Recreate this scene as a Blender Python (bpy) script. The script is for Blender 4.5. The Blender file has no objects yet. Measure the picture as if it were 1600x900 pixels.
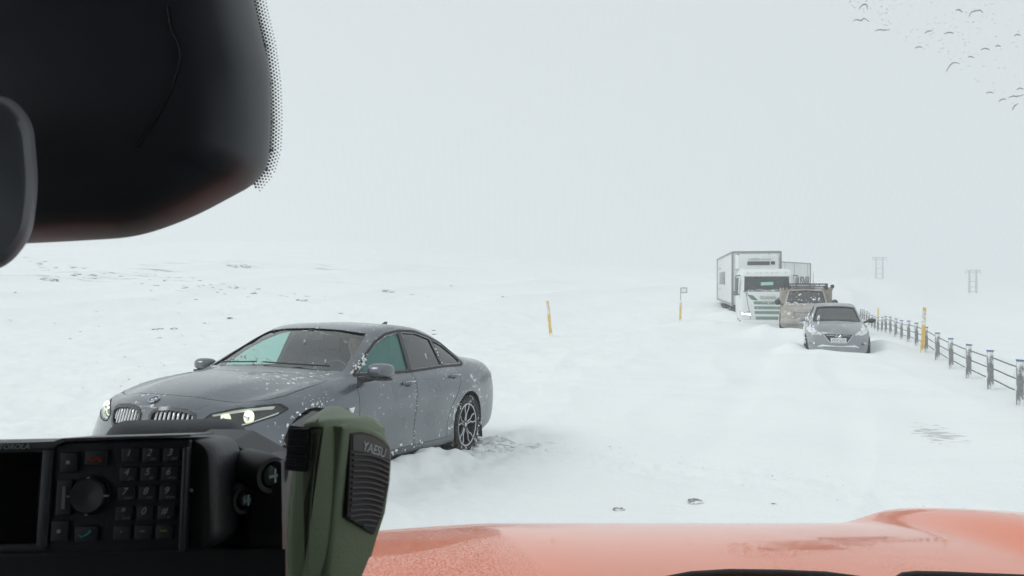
import bpy, bmesh, math, random
import numpy as np
from mathutils import Vector, Matrix, noise
from mathutils.bvhtree import BVHTree
from mathutils.geometry import delaunay_2d_cdt
R = math.radians
random.seed(7)
sc = bpy.context.scene
COL = sc.collection

# ------------------------------------------------------------------ camera
CAM_H, FPX = 2.0, 1200.0
PIT = math.atan(10 / FPX)
cd = bpy.data.cameras.new('camera')
cam = bpy.data.objects.new('camera', cd); COL.objects.link(cam)
cam.location = (0, 0, CAM_H); cam.rotation_euler = (math.pi / 2 - PIT, 0, 0)
cd.sensor_width = 36; cd.lens = 27; cd.clip_start = 0.02; cd.clip_end = 4000
cd.dof.use_dof = True; cd.dof.focus_distance = 14; cd.dof.aperture_fstop = 30
sc.camera = cam

# ------------------------------------------------------------------ world, sun, exposure
w = bpy.data.worlds.new('World'); sc.world = w; w.use_nodes = True
nt = w.node_tree; bg = nt.nodes['Background']
sky = nt.nodes.new('ShaderNodeTexSky'); sky.sky_type = 'NISHITA'; sky.sun_disc = False
sky.sun_elevation = R(38); sky.sun_rotation = R(250); sky.air_density = 1.0; sky.dust_density = 6.0; sky.ozone_density = 1.0
mx = nt.nodes.new('ShaderNodeMix'); mx.data_type = 'RGBA'; mx.inputs['Factor'].default_value = 0.96
nt.links.new(sky.outputs['Color'], mx.inputs['A'])
mx.inputs['B'].default_value = (7.2, 7.75, 7.95, 1)          # closed cloud deck over the clear sky
nt.links.new(mx.outputs['Result'], bg.inputs['Color'])
bg.inputs['Strength'].default_value = 0.0985
sd = bpy.data.lights.new('sun', 'SUN'); sd.energy = 1.5; sd.angle = R(22); sd.color = (1.0, 0.985, 0.96)
sun = bpy.data.objects.new('sun', sd); COL.objects.link(sun)
sun.rotation_euler = (R(52), 0, R(-70)); sun.location = (0, 0, 40)
sc.view_settings.view_transform = 'Standard'; sc.view_settings.look = 'None'
sc.view_settings.exposure = 0.0; sc.view_settings.gamma = 1.0
cy = sc.cycles
cy.use_denoising = True; cy.max_bounces = 10; cy.transparent_max_bounces = 16; cy.volume_bounces = 2
cy.diffuse_bounces = 4; cy.glossy_bounces = 5; cy.transmission_bounces = 6; cy.caustics_reflective = False; cy.caustics_refractive = False

# ------------------------------------------------------------------ placing helpers
def W(px, py, d):
    v = (450 - py) / FPX
    return Vector((d * (px - 800) / FPX, d * (math.cos(PIT) + v * math.sin(PIT)), CAM_H + d * (-math.sin(PIT) + v * math.cos(PIT))))
def G(px, py, z=0.0):
    a = W(px, py, 1) - Vector((0, 0, CAM_H))
    return Vector((0, 0, CAM_H)) + a * ((z - CAM_H) / a.z)

# ------------------------------------------------------------------ materials
MATS = {}
def mat(name, col, rough=0.5, metal=0.0, coat=0.0, spec=0.5, var=0.08, nscale=8.0, bump=0.0, bscale=40.0, emit=None, es=0.0, ior=1.5, coatior=1.5):
    if name in MATS: return MATS[name]
    m = bpy.data.materials.new(name); m.use_nodes = True
    n = m.node_tree.nodes; l = m.node_tree.links; b = n['Principled BSDF']
    tc = n.new('ShaderNodeTexCoord'); nz = n.new('ShaderNodeTexNoise')
    nz.inputs['Scale'].default_value = nscale; nz.inputs['Detail'].default_value = 5
    l.new(tc.outputs['Object'], nz.inputs['Vector'])
    mr = n.new('ShaderNodeMapRange'); mr.inputs['From Min'].default_value = .3; mr.inputs['From Max'].default_value = .7
    mr.inputs['To Min'].default_value = 1 - var; mr.inputs['To Max'].default_value = 1 + var
    l.new(nz.outputs['Fac'], mr.inputs['Value'])
    mu = n.new('ShaderNodeVectorMath'); mu.operation = 'SCALE'; mu.inputs[0].default_value = col[:3]
    l.new(mr.outputs['Result'], mu.inputs['Scale']); l.new(mu.outputs['Vector'], b.inputs['Base Color'])
    b.inputs['Roughness'].default_value = rough; b.inputs['Metallic'].default_value = metal
    b.inputs['Coat Weight'].default_value = coat; b.inputs['Coat Roughness'].default_value = .05; b.inputs['Coat IOR'].default_value = coatior
    b.inputs['Specular IOR Level'].default_value = spec; b.inputs['IOR'].default_value = ior
    if bump:
        n2 = n.new('ShaderNodeTexNoise'); n2.inputs['Scale'].default_value = bscale; n2.inputs['Detail'].default_value = 4
        l.new(tc.outputs['Object'], n2.inputs['Vector'])
        bp = n.new('ShaderNodeBump'); bp.inputs['Strength'].default_value = bump; bp.inputs['Distance'].default_value = .01
        l.new(n2.outputs['Fac'], bp.inputs['Height']); l.new(bp.outputs['Normal'], b.inputs['Normal'])
    if emit:
        b.inputs['Emission Color'].default_value = (*emit, 1); b.inputs['Emission Strength'].default_value = es
    MATS[name] = m; return m

def snow_on(m, amount=0.62, scale=14.0, fine=60.0, stretch=(1, 1, 1), soft=0.02, frost=0.0):
    """wind-driven snow sticking to a surface in ragged flecks; amount is the noise threshold"""
    n = m.node_tree.nodes; l = m.node_tree.links; b = n['Principled BSDF']
    tc = n.new('ShaderNodeTexCoord'); mp = n.new('ShaderNodeMapping'); mp.inputs['Scale'].default_value = stretch
    l.new(tc.outputs['Object'], mp.inputs['Vector'])
    a = n.new('ShaderNodeTexNoise'); a.inputs['Scale'].default_value = scale; a.inputs['Detail'].default_value = 6; a.inputs['Roughness'].default_value = .7
    c = n.new('ShaderNodeTexNoise'); c.inputs['Scale'].default_value = fine; c.inputs['Detail'].default_value = 2
    big = n.new('ShaderNodeTexNoise'); big.inputs['Scale'].default_value = 1.7; big.inputs['Detail'].default_value = 2
    for q in (a, c, big): l.new(mp.outputs['Vector'], q.inputs['Vector'])
    s1 = n.new('ShaderNodeMath'); s1.operation = 'MULTIPLY_ADD'; s1.inputs[1].default_value = .22
    l.new(c.outputs['Fac'], s1.inputs[0]); l.new(a.outputs['Fac'], s1.inputs[2])
    s2 = n.new('ShaderNodeMath'); s2.operation = 'MULTIPLY_ADD'; s2.inputs[1].default_value = .35
    l.new(big.outputs['Fac'], s2.inputs[0]); l.new(s1.outputs[0], s2.inputs[2])
    mr = n.new('ShaderNodeMapRange'); mr.inputs['From Min'].default_value = amount + .285; mr.inputs['From Max'].default_value = amount + .285 + soft
    l.new(s2.outputs[0], mr.inputs['Value'])
    last = mr.outputs['Result']
    if frost:
        fr = n.new('ShaderNodeMapRange'); fr.inputs['From Min'].default_value = .35; fr.inputs['From Max'].default_value = .7; fr.inputs['To Max'].default_value = frost
        l.new(big.outputs['Fac'], fr.inputs['Value'])
        mm = n.new('ShaderNodeMath'); mm.operation = 'MAXIMUM'; l.new(last, mm.inputs[0]); l.new(fr.outputs['Result'], mm.inputs[1]); last = mm.outputs[0]
    old = b.inputs['Base Color'].links[0].from_socket if b.inputs['Base Color'].links else None
    mix = n.new('ShaderNodeMix'); mix.data_type = 'RGBA'
    l.new(last, mix.inputs['Factor'])
    if old: l.new(old, mix.inputs['A'])
    mix.inputs['B'].default_value = (.78, .8, .82, 1)
    l.new(mix.outputs['Result'], b.inputs['Base Color'])
    for nm in ('Metallic', 'Coat Weight'):
        v = b.inputs[nm].default_value
        if v > 0:
            q = n.new('ShaderNodeMapRange'); q.inputs['To Min'].default_value = v; q.inputs['To Max'].default_value = 0
            l.new(last, q.inputs['Value']); l.new(q.outputs['Result'], b.inputs[nm])
    q = n.new('ShaderNodeMapRange'); q.inputs['To Min'].default_value = b.inputs['Roughness'].default_value; q.inputs['To Max'].default_value = .8
    l.new(last, q.inputs['Value']); l.new(q.outputs['Result'], b.inputs['Roughness'])
    return m

def glass_mat(name, tint, gloss=0.1, rough=0.02, snow=None, opaque=0.0):
    m = bpy.data.materials.new(name); m.use_nodes = True
    n = m.node_tree.nodes; l = m.node_tree.links
    b = n['Principled BSDF']; out = n['Material Output']
    tr = n.new('ShaderNodeBsdfTransparent'); tr.inputs['Color'].default_value = (*tint, 1)
    gl = n.new('ShaderNodeBsdfGlossy'); gl.inputs['Roughness'].default_value = rough
    fr = n.new('ShaderNodeFresnel'); fr.inputs['IOR'].default_value = 1.5
    ad = n.new('ShaderNodeMath'); ad.operation = 'ADD'; ad.inputs[1].default_value = gloss; ad.use_clamp = True
    ge = n.new('ShaderNodeNewGeometry'); bf = n.new('ShaderNodeMath'); bf.operation = 'SUBTRACT'; bf.inputs[0].default_value = 1; l.new(ge.outputs['Backfacing'], bf.inputs[1]); mm_ = n.new('ShaderNodeMath'); mm_.operation = 'MULTIPLY'; l.new(bf.outputs[0], mm_.inputs[1]); l.new(fr.outputs[0], ad.inputs[0]); l.new(ad.outputs[0], mm_.inputs[0])
    mx = n.new('ShaderNodeMixShader'); l.new(mm_.outputs[0], mx.inputs[0]); l.new(tr.outputs[0], mx.inputs[1]); l.new(gl.outputs[0], mx.inputs[2])
    last = mx.outputs[0]
    tc = n.new('ShaderNodeTexCoord'); nz = n.new('ShaderNodeTexNoise'); nz.inputs['Scale'].default_value = 9; nz.inputs['Detail'].default_value = 6
    l.new(tc.outputs['Object'], nz.inputs['Vector'])
    if snow is not None:
        mr = n.new('ShaderNodeMapRange'); mr.inputs['From Min'].default_value = snow; mr.inputs['From Max'].default_value = snow + .05; mr.inputs['To Min'].default_value = opaque
        l.new(nz.outputs['Fac'], mr.inputs['Value'])
        df = n.new('ShaderNodeBsdfDiffuse'); df.inputs['Color'].default_value = (.75, .78, .79, 1)
        m2 = n.new('ShaderNodeMixShader'); l.new(mr.outputs['Result'], m2.inputs[0]); l.new(last, m2.inputs[1]); l.new(df.outputs[0], m2.inputs[2]); last = m2.outputs[0]
    l.new(last, out.inputs['Surface']); n.remove(b)
    MATS[name] = m; return m

# ------------------------------------------------------------------ mesh helpers
class MB:
    def __init__(s): s.v = []; s.f = []; s.mi = []; s.cur = 0
    def add(s, vs, fs, M=None):
        o = len(s.v)
        for p in vs:
            p = Vector(p); s.v.append(M @ p if M else p)
        for f in fs: s.f.append([o + i for i in f]); s.mi.append(s.cur)
        return s
    def box(s, c, d, M=None, bev=0.0, rot=None):
        x, y, z = d[0] / 2, d[1] / 2, d[2] / 2
        T = Matrix.Translation(c)
        if rot is not None: T = T @ rot
        if M: T = M @ T
        if bev <= 0:
            vs = [(i * x, j * y, k * z) for i in (-1, 1) for j in (-1, 1) for k in (-1, 1)]
            return s.add(vs, [(0, 1, 3, 2), (4, 6, 7, 5), (0, 4, 5, 1), (2, 3, 7, 6), (0, 2, 6, 4), (1, 5, 7, 3)], T)
        bm = bmesh.new(); bmesh.ops.create_cube(bm, size=1)
        for q in bm.verts: q.co = Vector((q.co.x * 2 * x, q.co.y * 2 * y, q.co.z * 2 * z))
        bmesh.ops.bevel(bm, geom=bm.edges[:], offset=min(bev, x * .95, y * .95, z * .95), segments=3, affect='EDGES', profile=.5)
        bm.verts.ensure_lookup_table()
        s.add([q.co.copy() for q in bm.verts], [[q.index for q in f.verts] for f in bm.faces], T); bm.free(); return s
    def tube(s, pts, r, n=10, M=None, caps=True):
        pts = [Vector(p) for p in pts]; rs = r if isinstance(r, (list, tuple)) else [r] * len(pts)
        vs = []; fs = []; up = None
        for i, p in enumerate(pts):
            t = (pts[min(i + 1, len(pts) - 1)] - pts[max(i - 1, 0)]).normalized()
            if up is None:
                up = Vector((0, 0, 1)) if abs(t.z) < .9 else Vector((1, 0, 0))
            a = t.cross(up).normalized(); up = a.cross(t).normalized()
            for k in range(n):
                g = 2 * math.pi * k / n; vs.append(p + (a * math.cos(g) + up * math.sin(g)) * rs[i])
        for i in range(len(pts) - 1):
            for k in range(n):
                k2 = (k + 1) % n; fs.append((i * n + k, i * n + k2, (i + 1) * n + k2, (i + 1) * n + k))
        if caps:
            fs.append(tuple(range(n))[::-1]); fs.append(tuple((len(pts) - 1) * n + k for k in range(n)))
        return s.add(vs, fs, M)
    def lathe(s, prof, n=32, M=None, axis='Y'):
        """prof = [(r, h)]; revolve about axis"""
        vs = []; fs = []; m = len(prof)
        for k in range(n):
            g = 2 * math.pi * k / n
            for r, h in prof:
                c, q = r * math.cos(g), r * math.sin(g)
                vs.append((c, h, q) if axis == 'Y' else ((c, q, h) if axis == 'Z' else (h, c, q)))
        for k in range(n):
            k2 = (k + 1) % n
            for j in range(m - 1): fs.append((k * m + j, k2 * m + j, k2 * m + j + 1, k * m + j + 1))
        return s.add(vs, fs, M)
    def prism(s, poly, lo, hi, axis='Y', M=None):
        """poly 2D; axis X: (y,z), Y: (x,z), Z: (x,y)"""
        def P(a, b, c): return {'X': (c, a, b), 'Y': (a, c, b), 'Z': (a, b, c)}[axis]
        n = len(poly); vs = [P(a, b, lo) for a, b in poly] + [P(a, b, hi) for a, b in poly]
        fs = [tuple(range(n))[::-1], tuple(range(n, 2 * n))] + [(i, (i + 1) % n, n + (i + 1) % n, n + i) for i in range(n)]
        return s.add(vs, fs, M)
    def loops(s, L, caps=True, closed=True, M=None):
        n = len(L[0]); vs = [p for q in L for p in q]; fs = []
        for i in range(len(L) - 1):
            for k in range(n if closed else n - 1):
                k2 = (k + 1) % n; fs.append((i * n + k, i * n + k2, (i + 1) * n + k2, (i + 1) * n + k))
        if caps: fs += [tuple(range(n))[::-1], tuple((len(L) - 1) * n + k for k in range(n))]
        return s.add(vs, fs, M)
    def ball(s, c, r, M=None, n=2, sc3=(1, 1, 1), jit=0.0, seed=0):
        bm = bmesh.new(); bmesh.ops.create_icosphere(bm, subdivisions=n, radius=1)
        vs = []
        for q in bm.verts:
            k = 1 + jit * noise.noise(q.co * 1.7 + Vector((seed * 3.1, seed, 0)))
            vs.append(Vector(c) + Vector((q.co.x * r * sc3[0] * k, q.co.y * r * sc3[1] * k, q.co.z * r * sc3[2] * k)))
        s.add(vs, [[q.index for q in f.verts] for f in bm.faces], M); bm.free(); return s
    def mesh(s, name, mats, smooth=35, fixn=True):
        me = bpy.data.meshes.new(name); me.from_pydata([tuple(p) for p in s.v], [], s.f)
        for m in (mats if isinstance(mats, (list, tuple)) else [mats]): me.materials.append(m)
        me.polygons.foreach_set('material_index', s.mi)
        finish(me, smooth, fixn); return me
    def build(s, name, mats, parent=None, smooth=35, fixn=True, M=None):
        o = bpy.data.objects.new(name, s.mesh(name, mats, smooth, fixn)); COL.objects.link(o)
        if parent is not None: o.parent = parent
        if M is not None: o.matrix_local = M
        return o
def finish(me, smooth=35, fixn=True):
    if fixn:
        bm = bmesh.new(); bm.from_mesh(me); bmesh.ops.recalc_face_normals(bm, faces=bm.faces[:]); bm.to_mesh(me); bm.free()
    if smooth:
        me.polygons.foreach_set('use_smooth', [True] * len(me.polygons))
        if smooth < 180: me.set_sharp_from_angle(angle=R(smooth))
    me.update()
def tag(o, label=None, cat=None, group=None, kind=None):
    if label: o['label'] = label
    if cat: o['category'] = cat
    if group: o['group'] = group
    if kind: o['kind'] = kind
    return o
def empty(name, loc=(0, 0, 0), rot=(0, 0, 0), parent=None, **k):
    o = bpy.data.objects.new(name, None); COL.objects.link(o); o.location = loc; o.rotation_euler = rot; o.empty_display_size = .2
    if parent is not None: o.parent = parent
    tag(o, **k); return o
def copy_tree(o, parent=None):
    c = o.copy(); COL.objects.link(c); c.parent = parent
    for ch in list(o.children): copy_tree(ch, c)
    return c
def boolean(base, cutter, op='DIFFERENCE'):
    """base, cutter meshes -> new mesh (exact)"""
    a = bpy.data.objects.new('t', base); b = bpy.data.objects.new('t', cutter); COL.objects.link(a); COL.objects.link(b)
    m = a.modifiers.new('b', 'BOOLEAN'); m.operation = op; m.object = b; m.solver = 'EXACT'
    try: m.material_mode = 'TRANSFER'
    except Exception: pass
    dg = bpy.context.evaluated_depsgraph_get(); me = bpy.data.meshes.new_from_object(a.evaluated_get(dg))
    bpy.data.objects.remove(a); bpy.data.objects.remove(b); return me
def link(name, me, parent=None, smooth=35):
    finish(me, smooth, False); me.name = name
    o = bpy.data.objects.new(name, me); COL.objects.link(o)
    if parent is not None: o.parent = parent
    return o
def text_mb(txt, size, M, th=0.001, shear=0.0, width=None, spacing=1.0, bold=0.0):
    cu = bpy.data.curves.new('t', 'FONT'); cu.body = txt; cu.size = size; cu.extrude = th; cu.shear = shear; cu.align_x = 'CENTER'; cu.align_y = 'CENTER'; cu.resolution_u = 3; cu.space_character = spacing; cu.offset = bold
    o = bpy.data.objects.new('t', cu); COL.objects.link(o)
    me = bpy.data.meshes.new_from_object(o.evaluated_get(bpy.context.evaluated_depsgraph_get()))
    vs = [q.co.copy() for q in me.vertices]; fs = [list(p.vertices) for p in me.polygons]
    bpy.data.objects.remove(o); bpy.data.meshes.remove(me)
    if width and vs:
        x0 = min(q.x for q in vs); x1 = max(q.x for q in vs); k = width / (x1 - x0)
        for q in vs: q.x *= k
    return MB().add(vs, fs, M)
def pchip(keys):
    k = sorted(keys); x = [a for a, _ in k]; y = [b for _, b in k]; n = len(x)
    if n == 1: return lambda t: y[0]
    h = [x[i + 1] - x[i] for i in range(n - 1)]; d = [(y[i + 1] - y[i]) / h[i] for i in range(n - 1)]
    m = [0] * n; m[0] = d[0]; m[-1] = d[-1]
    for i in range(1, n - 1):
        if d[i - 1] * d[i] > 0:
            w1 = 2 * h[i] + h[i - 1]; w2 = h[i] + 2 * h[i - 1]; m[i] = (w1 + w2) / (w1 / d[i - 1] + w2 / d[i])
    def f(t):
        t = min(max(t, x[0]), x[-1]); i = 0
        while i < n - 2 and t > x[i + 1]: i += 1
        u = (t - x[i]) / h[i]
        return (y[i] * (1 + 2 * u) * (1 - u) ** 2 + h[i] * m[i] * u * (1 - u) ** 2 + y[i + 1] * u * u * (3 - 2 * u) - h[i] * m[i + 1] * u * u * (1 - u))
    return f
def roundpoly(pts, r, n=5):
    out = []; N = len(pts)
    for i in range(N):
        p = Vector(pts[i][:2]); a = Vector(pts[i - 1][:2]) - p; b = Vector(pts[(i + 1) % N][:2]) - p
        rr = pts[i][2] if len(pts[i]) > 2 else r
        rr = min(rr, a.length * .45, b.length * .45)
        if rr < 1e-4: out.append(tuple(p)); continue
        s = p + a.normalized() * rr; e = p + b.normalized() * rr
        for k in range(n + 1):
            t = k / n; out.append(tuple(s * (1 - t) ** 2 + p * 2 * t * (1 - t) + e * t * t))
    return out
def inpoly(x, y, P):
    c = False; n = len(P); j = n - 1
    for i in range(n):
        xi, yi = P[i]; xj, yj = P[j]
        if (yi > y) != (yj > y) and x < (xj - xi) * (y - yi) / (yj - yi) + xi: c = not c
        j = i
    return c
class Proj:
    """projects 2D outlines onto a body surface from one side"""
    def __init__(s, mesh): s.b = BVHTree.FromPolygons([v.co.copy() for v in mesh.vertices], [list(p.vertices) for p in mesh.polygons])
    def hit(s, a, b, side):
        o, d = {'X': (Vector((9, a, b)), Vector((-1, 0, 0))), '-X': (Vector((-9, a, b)), Vector((1, 0, 0))), 'Y': (Vector((a, 9, b)), Vector((0, -1, 0))),
                '-Y': (Vector((a, -9, b)), Vector((0, 1, 0))), 'Z': (Vector((a, b, 9)), Vector((0, 0, -1)))}[side]
        h = s.b.ray_cast(o, d)
        if h[0] is None:
            return None, None
        n = h[1]
        if n.dot(d) > 0: n = -n
        return h[0], n
    def patch(s, mb, poly, side, off=.003, th=.01, g=.05, dome=None):
        P = [Vector(p) for p in poly]; n = len(P)
        pts = list(P); xs = [p.x for p in P]; ys = [p.y for p in P]
        a = min(xs) + g / 2
        while a < max(xs):
            b = min(ys) + g / 2
            while b < max(ys):
                if inpoly(a, b, [tuple(p) for p in P]) and min((Vector((a, b)) - q).length for q in P) > g * .3: pts.append(Vector((a, b)))
                b += g
            a += g
        r = delaunay_2d_cdt(pts, [(i, (i + 1) % n) for i in range(n)], [], 1, 1e-6)
        V, F = r[0], r[2]
        T = []; B = []; last = None; ok = []
        for q in V:
            h, nn = s.hit(q.x, q.y, side)
            if h is None: h, nn = (last if last else (Vector((0, 0, 0)), Vector((1, 0, 0)))); ok.append(False)
            else: last = (h, nn); ok.append(True)
            o = off + (dome(q.x, q.y) if dome else 0)
            T.append(h + nn * o); B.append(h + nn * (off - th))
        F = [f for f in F if all(ok[i] for i in f)]
        m = len(V); ed = {}
        for f in F:
            for i in range(len(f)):
                e = (f[i], f[(i + 1) % len(f)])
                if (e[1], e[0]) in ed: del ed[(e[1], e[0])]
                else: ed[e] = 1
        fs = [tuple(f) for f in F] + [tuple(m + i for i in reversed(f)) for f in F] + [(b, a, m + a, m + b) for a, b in ed]
        mb.add(T + B, fs); return mb
    def strip(s, mb, pts, wd, side, off=.003, th=.006, closed=False, step=.06):
        q = []
        N = len(pts)
        for i in range(N if closed else N - 1):
            a = Vector(pts[i]); b = Vector(pts[(i + 1) % N]); k = max(1, int((b - a).length / step))
            for j in range(k): q.append(a.lerp(b, j / k))
        if not closed: q.append(Vector(pts[-1]))
        L = []; n = len(q)
        for i in range(n):
            a = q[i - 1] if (i or closed) else q[0]; b = q[(i + 1) % n] if (i < n - 1 or closed) else q[-1]
            t = (b - a).normalized(); nn = Vector((-t.y, t.x)) * wd / 2
            r = [s.hit(*(q[i] + nn), side), s.hit(*(q[i] - nn), side)]
            if r[0][0] is None or r[1][0] is None: continue
            L.append([r[0][0] + r[0][1] * off, r[1][0] + r[1][1] * off, r[1][0] + r[1][1] * (off - th), r[0][0] + r[0][1] * (off - th)])
        if len(L) > 1:
            if closed: L.append([p.copy() for p in L[0]])
            mb.loops(L, caps=not closed)
        return mb

# ------------------------------------------------------------------ car body loft
def loft(curves, s0, s1, ds, warp, lean=None, sub=4, inset=0.0, wp=2.2, wy=.93, cr=None):
    """curves: list of (ykeys,zkeys) from top centre over the side to bottom centre."""
    C = [(pchip(a), pchip(b)) for a, b in curves]; wf = pchip(warp); n = max(2, round((s1 - s0) / ds)); K = len(C)
    rings = []
    def X(s, y, z):
        x = s - wf(s) * (abs(y) / wy) ** wp
        if lean: x += lean(s, z)
        return x
    for i in range(n + 1):
        s = s0 + (s1 - s0) * i / n
        P = [Vector((c[0](s), c[1](s))) for c in C]; half = []
        for k in range(K - 1):
            p0 = P[k - 1] if k else Vector((-P[1].x, P[1].y)); p1, p2 = P[k], P[k + 1]; p3 = P[k + 2] if k + 2 < K else Vector((-P[k].x, P[k].y))
            ns = sub[k] if isinstance(sub, (list, tuple)) else sub
            tn = (cr or {}).get(k, .5); tn1 = (cr or {}).get(k + 1, .5)
            d = (p2 - p1).length
            m1 = (p2 - p0) * tn; m2 = (p3 - p1) * tn1
            m1 = m1.normalized() * min(m1.length, d * 1.2) if m1.length > 0 else m1
            m2 = m2.normalized() * min(m2.length, d * 1.2) if m2.length > 0 else m2
            for j in range(ns):
                t = j / ns
                half.append(p1 * (2 * t ** 3 - 3 * t * t + 1) + m1 * (t ** 3 - 2 * t * t + t) + p2 * (3 * t * t - 2 * t ** 3) + m2 * (t ** 3 - t * t))
        half.append(P[-1])
        rings.append((s, half))
    M = len(rings[0][1]); vs = []; fs = []; RN = 2 * (M - 1)
    idx = lambda i, j: i * RN + (j % RN)
    for s, h in rings:
        full = [(p.x, p.y) for p in h] + [(-p.x, p.y) for p in h[-2:0:-1]]
        for y, z in full: vs.append(Vector((X(s, y, z), y, z)))
    for i in range(len(rings) - 1):
        for j in range(RN): fs.append((idx(i, j), idx(i, j + 1), idx(i + 1, j + 1), idx(i + 1, j)))
    KC = 14
    for i, s in ((0, s0), (len(rings) - 1, s1)):
        h = rings[i][1]; rows = []
        for j in range(M):
            if j == 0: rows.append([idx(i, 0)] * (KC + 1)); continue
            if j == M - 1: rows.append([idx(i, M - 1)] * (KC + 1)); continue
            row = [idx(i, RN - j)]
            for k in range(1, KC):
                y = h[j].x * (2 * k / KC - 1); vs.append(Vector((X(s, y, h[j].y), y, h[j].y))); row.append(len(vs) - 1)
            row.append(idx(i, j)); rows.append(row)
        for j in range(M - 1):
            for k in range(KC):
                f = [rows[j][k], rows[j][k + 1], rows[j + 1][k + 1], rows[j + 1][k]]
                g = []
                for q in f:
                    if q not in g: g.append(q)
                if len(g) > 2: fs.append(tuple(g if i == 0 else g[::-1]))
    mb = MB(); mb.add(vs, fs); return mb

# ------------------------------------------------------------------ shared materials
BLACK = mat('black_rubber', (.016, .016, .017), .6, var=.15, nscale=30)
TYRE = snow_on(mat('tyre', (.022, .022, .023), .75, var=.2, nscale=20, bump=.3, bscale=90), .60, 16)
DARK = mat('dark_trim', (.03, .031, .033), .45)
INTER = mat('car_interior', (.07, .072, .075), .85)
CHROME = mat('chrome', (.72, .73, .75), .18, metal=1, var=.03)
ALLOY = mat('machined_alloy', (.62, .63, .65), .3, metal=.9, var=.05)
RIMDARK = mat('dark_rim', (.035, .037, .04), .4, metal=.5)
GREYPAINT = snow_on(mat('grey_car_paint', (.116, .130, .148), .27, metal=.45, coat=.6, var=.06, nscale=3), .635, 17, 55, (1, 1, 1), .04, frost=.07)
SILVER = snow_on(mat('silver_grey_paint', (.25, .265, .285), .4, metal=.3, coat=.4, var=.06, nscale=4), .60, 5, 25, soft=.2, frost=.22)
BEIGE = snow_on(mat('beige_paint', (.29, .255, .21), .5, coat=.2, var=.08), .62, 6, 30, soft=.15, frost=.3)
LENS = glass_mat('lamp_glass', (.86, .9, .88), .06)
CARGLASS = glass_mat('car_glass', (.64, .85, .81), .02, snow=.74)
CARGLASS_FRONT = glass_mat('windscreen_glass', (.90, .97, .95), .10, snow=.78)
CARGLASS_DARK = glass_mat('privacy_glass', (.10, .11, .12), .10, snow=.66)
FROSTGLASS = glass_mat('frosted_glass', (.50, .60, .60), .10, rough=.15, snow=.60)
def brightened(name, col, k):
    m = glass_mat(name, (.64, .85, .81), .02, snow=.70); n = m.node_tree.nodes; l = m.node_tree.links; out = n['Material Output']; prev = out.inputs['Surface'].links[0].from_socket
    d = n.new('ShaderNodeBsdfDiffuse'); d.inputs['Color'].default_value = (*col, 1); x = n.new('ShaderNodeMixShader'); x.inputs[0].default_value = k
    l.new(prev, x.inputs[1]); l.new(d.outputs[0], x.inputs[2]); l.new(x.outputs[0], out.inputs['Surface']); return m
BRIGHTPANE = brightened('brightened_teal_glass', (.13, .28, .255), .5)  # teal diffuse mixed in to brighten the pane, standing for light through it
LAMP_ON = mat('lit_headlamp', (.9, .9, .8), .3, emit=(1, .96, .80), es=2.2)
LAMP_WARM = mat('lit_ring', (.9, .9, .7), .3, emit=(1, .97, .72), es=1.0)
LAMP_RED = mat('red_lens', (.30, .012, .01), .2, coat=.8)
AMBER = mat('amber_lens', (.5, .12, .01), .25, emit=(1, .2, .03), es=.25)
WHITEP = mat('white_paint', (.66, .68, .68), .45, coat=.2, var=.04, nscale=2)
SNOWM = mat('packed_snow', (.80, .83, .84), .9, var=.05, nscale=6, bump=.35, bscale=35)
SNOWDIRT = snow_on(mat('dirty_snow', (.25, .25, .25), .9, var=.2, nscale=12, bump=.5, bscale=30), .44, 9, 40, soft=.08)
BLUE = mat('enamel_blue', (.02, .12, .38), .3, coat=.5)

def cutcyl(cx, cz, r, y0, y1, n=48):
    mb = MB(); mb.prism([(cx + r * math.cos(2 * math.pi * k / n), cz + r * math.sin(2 * math.pi * k / n)) for k in range(n)], y0, y1, 'Y')
    return mb.mesh('c', BLACK, 0)
def cutprism(poly, lo, hi, axis):
    return MB().prism(poly, lo, hi, axis).mesh('c', BLACK, 0)

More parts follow.
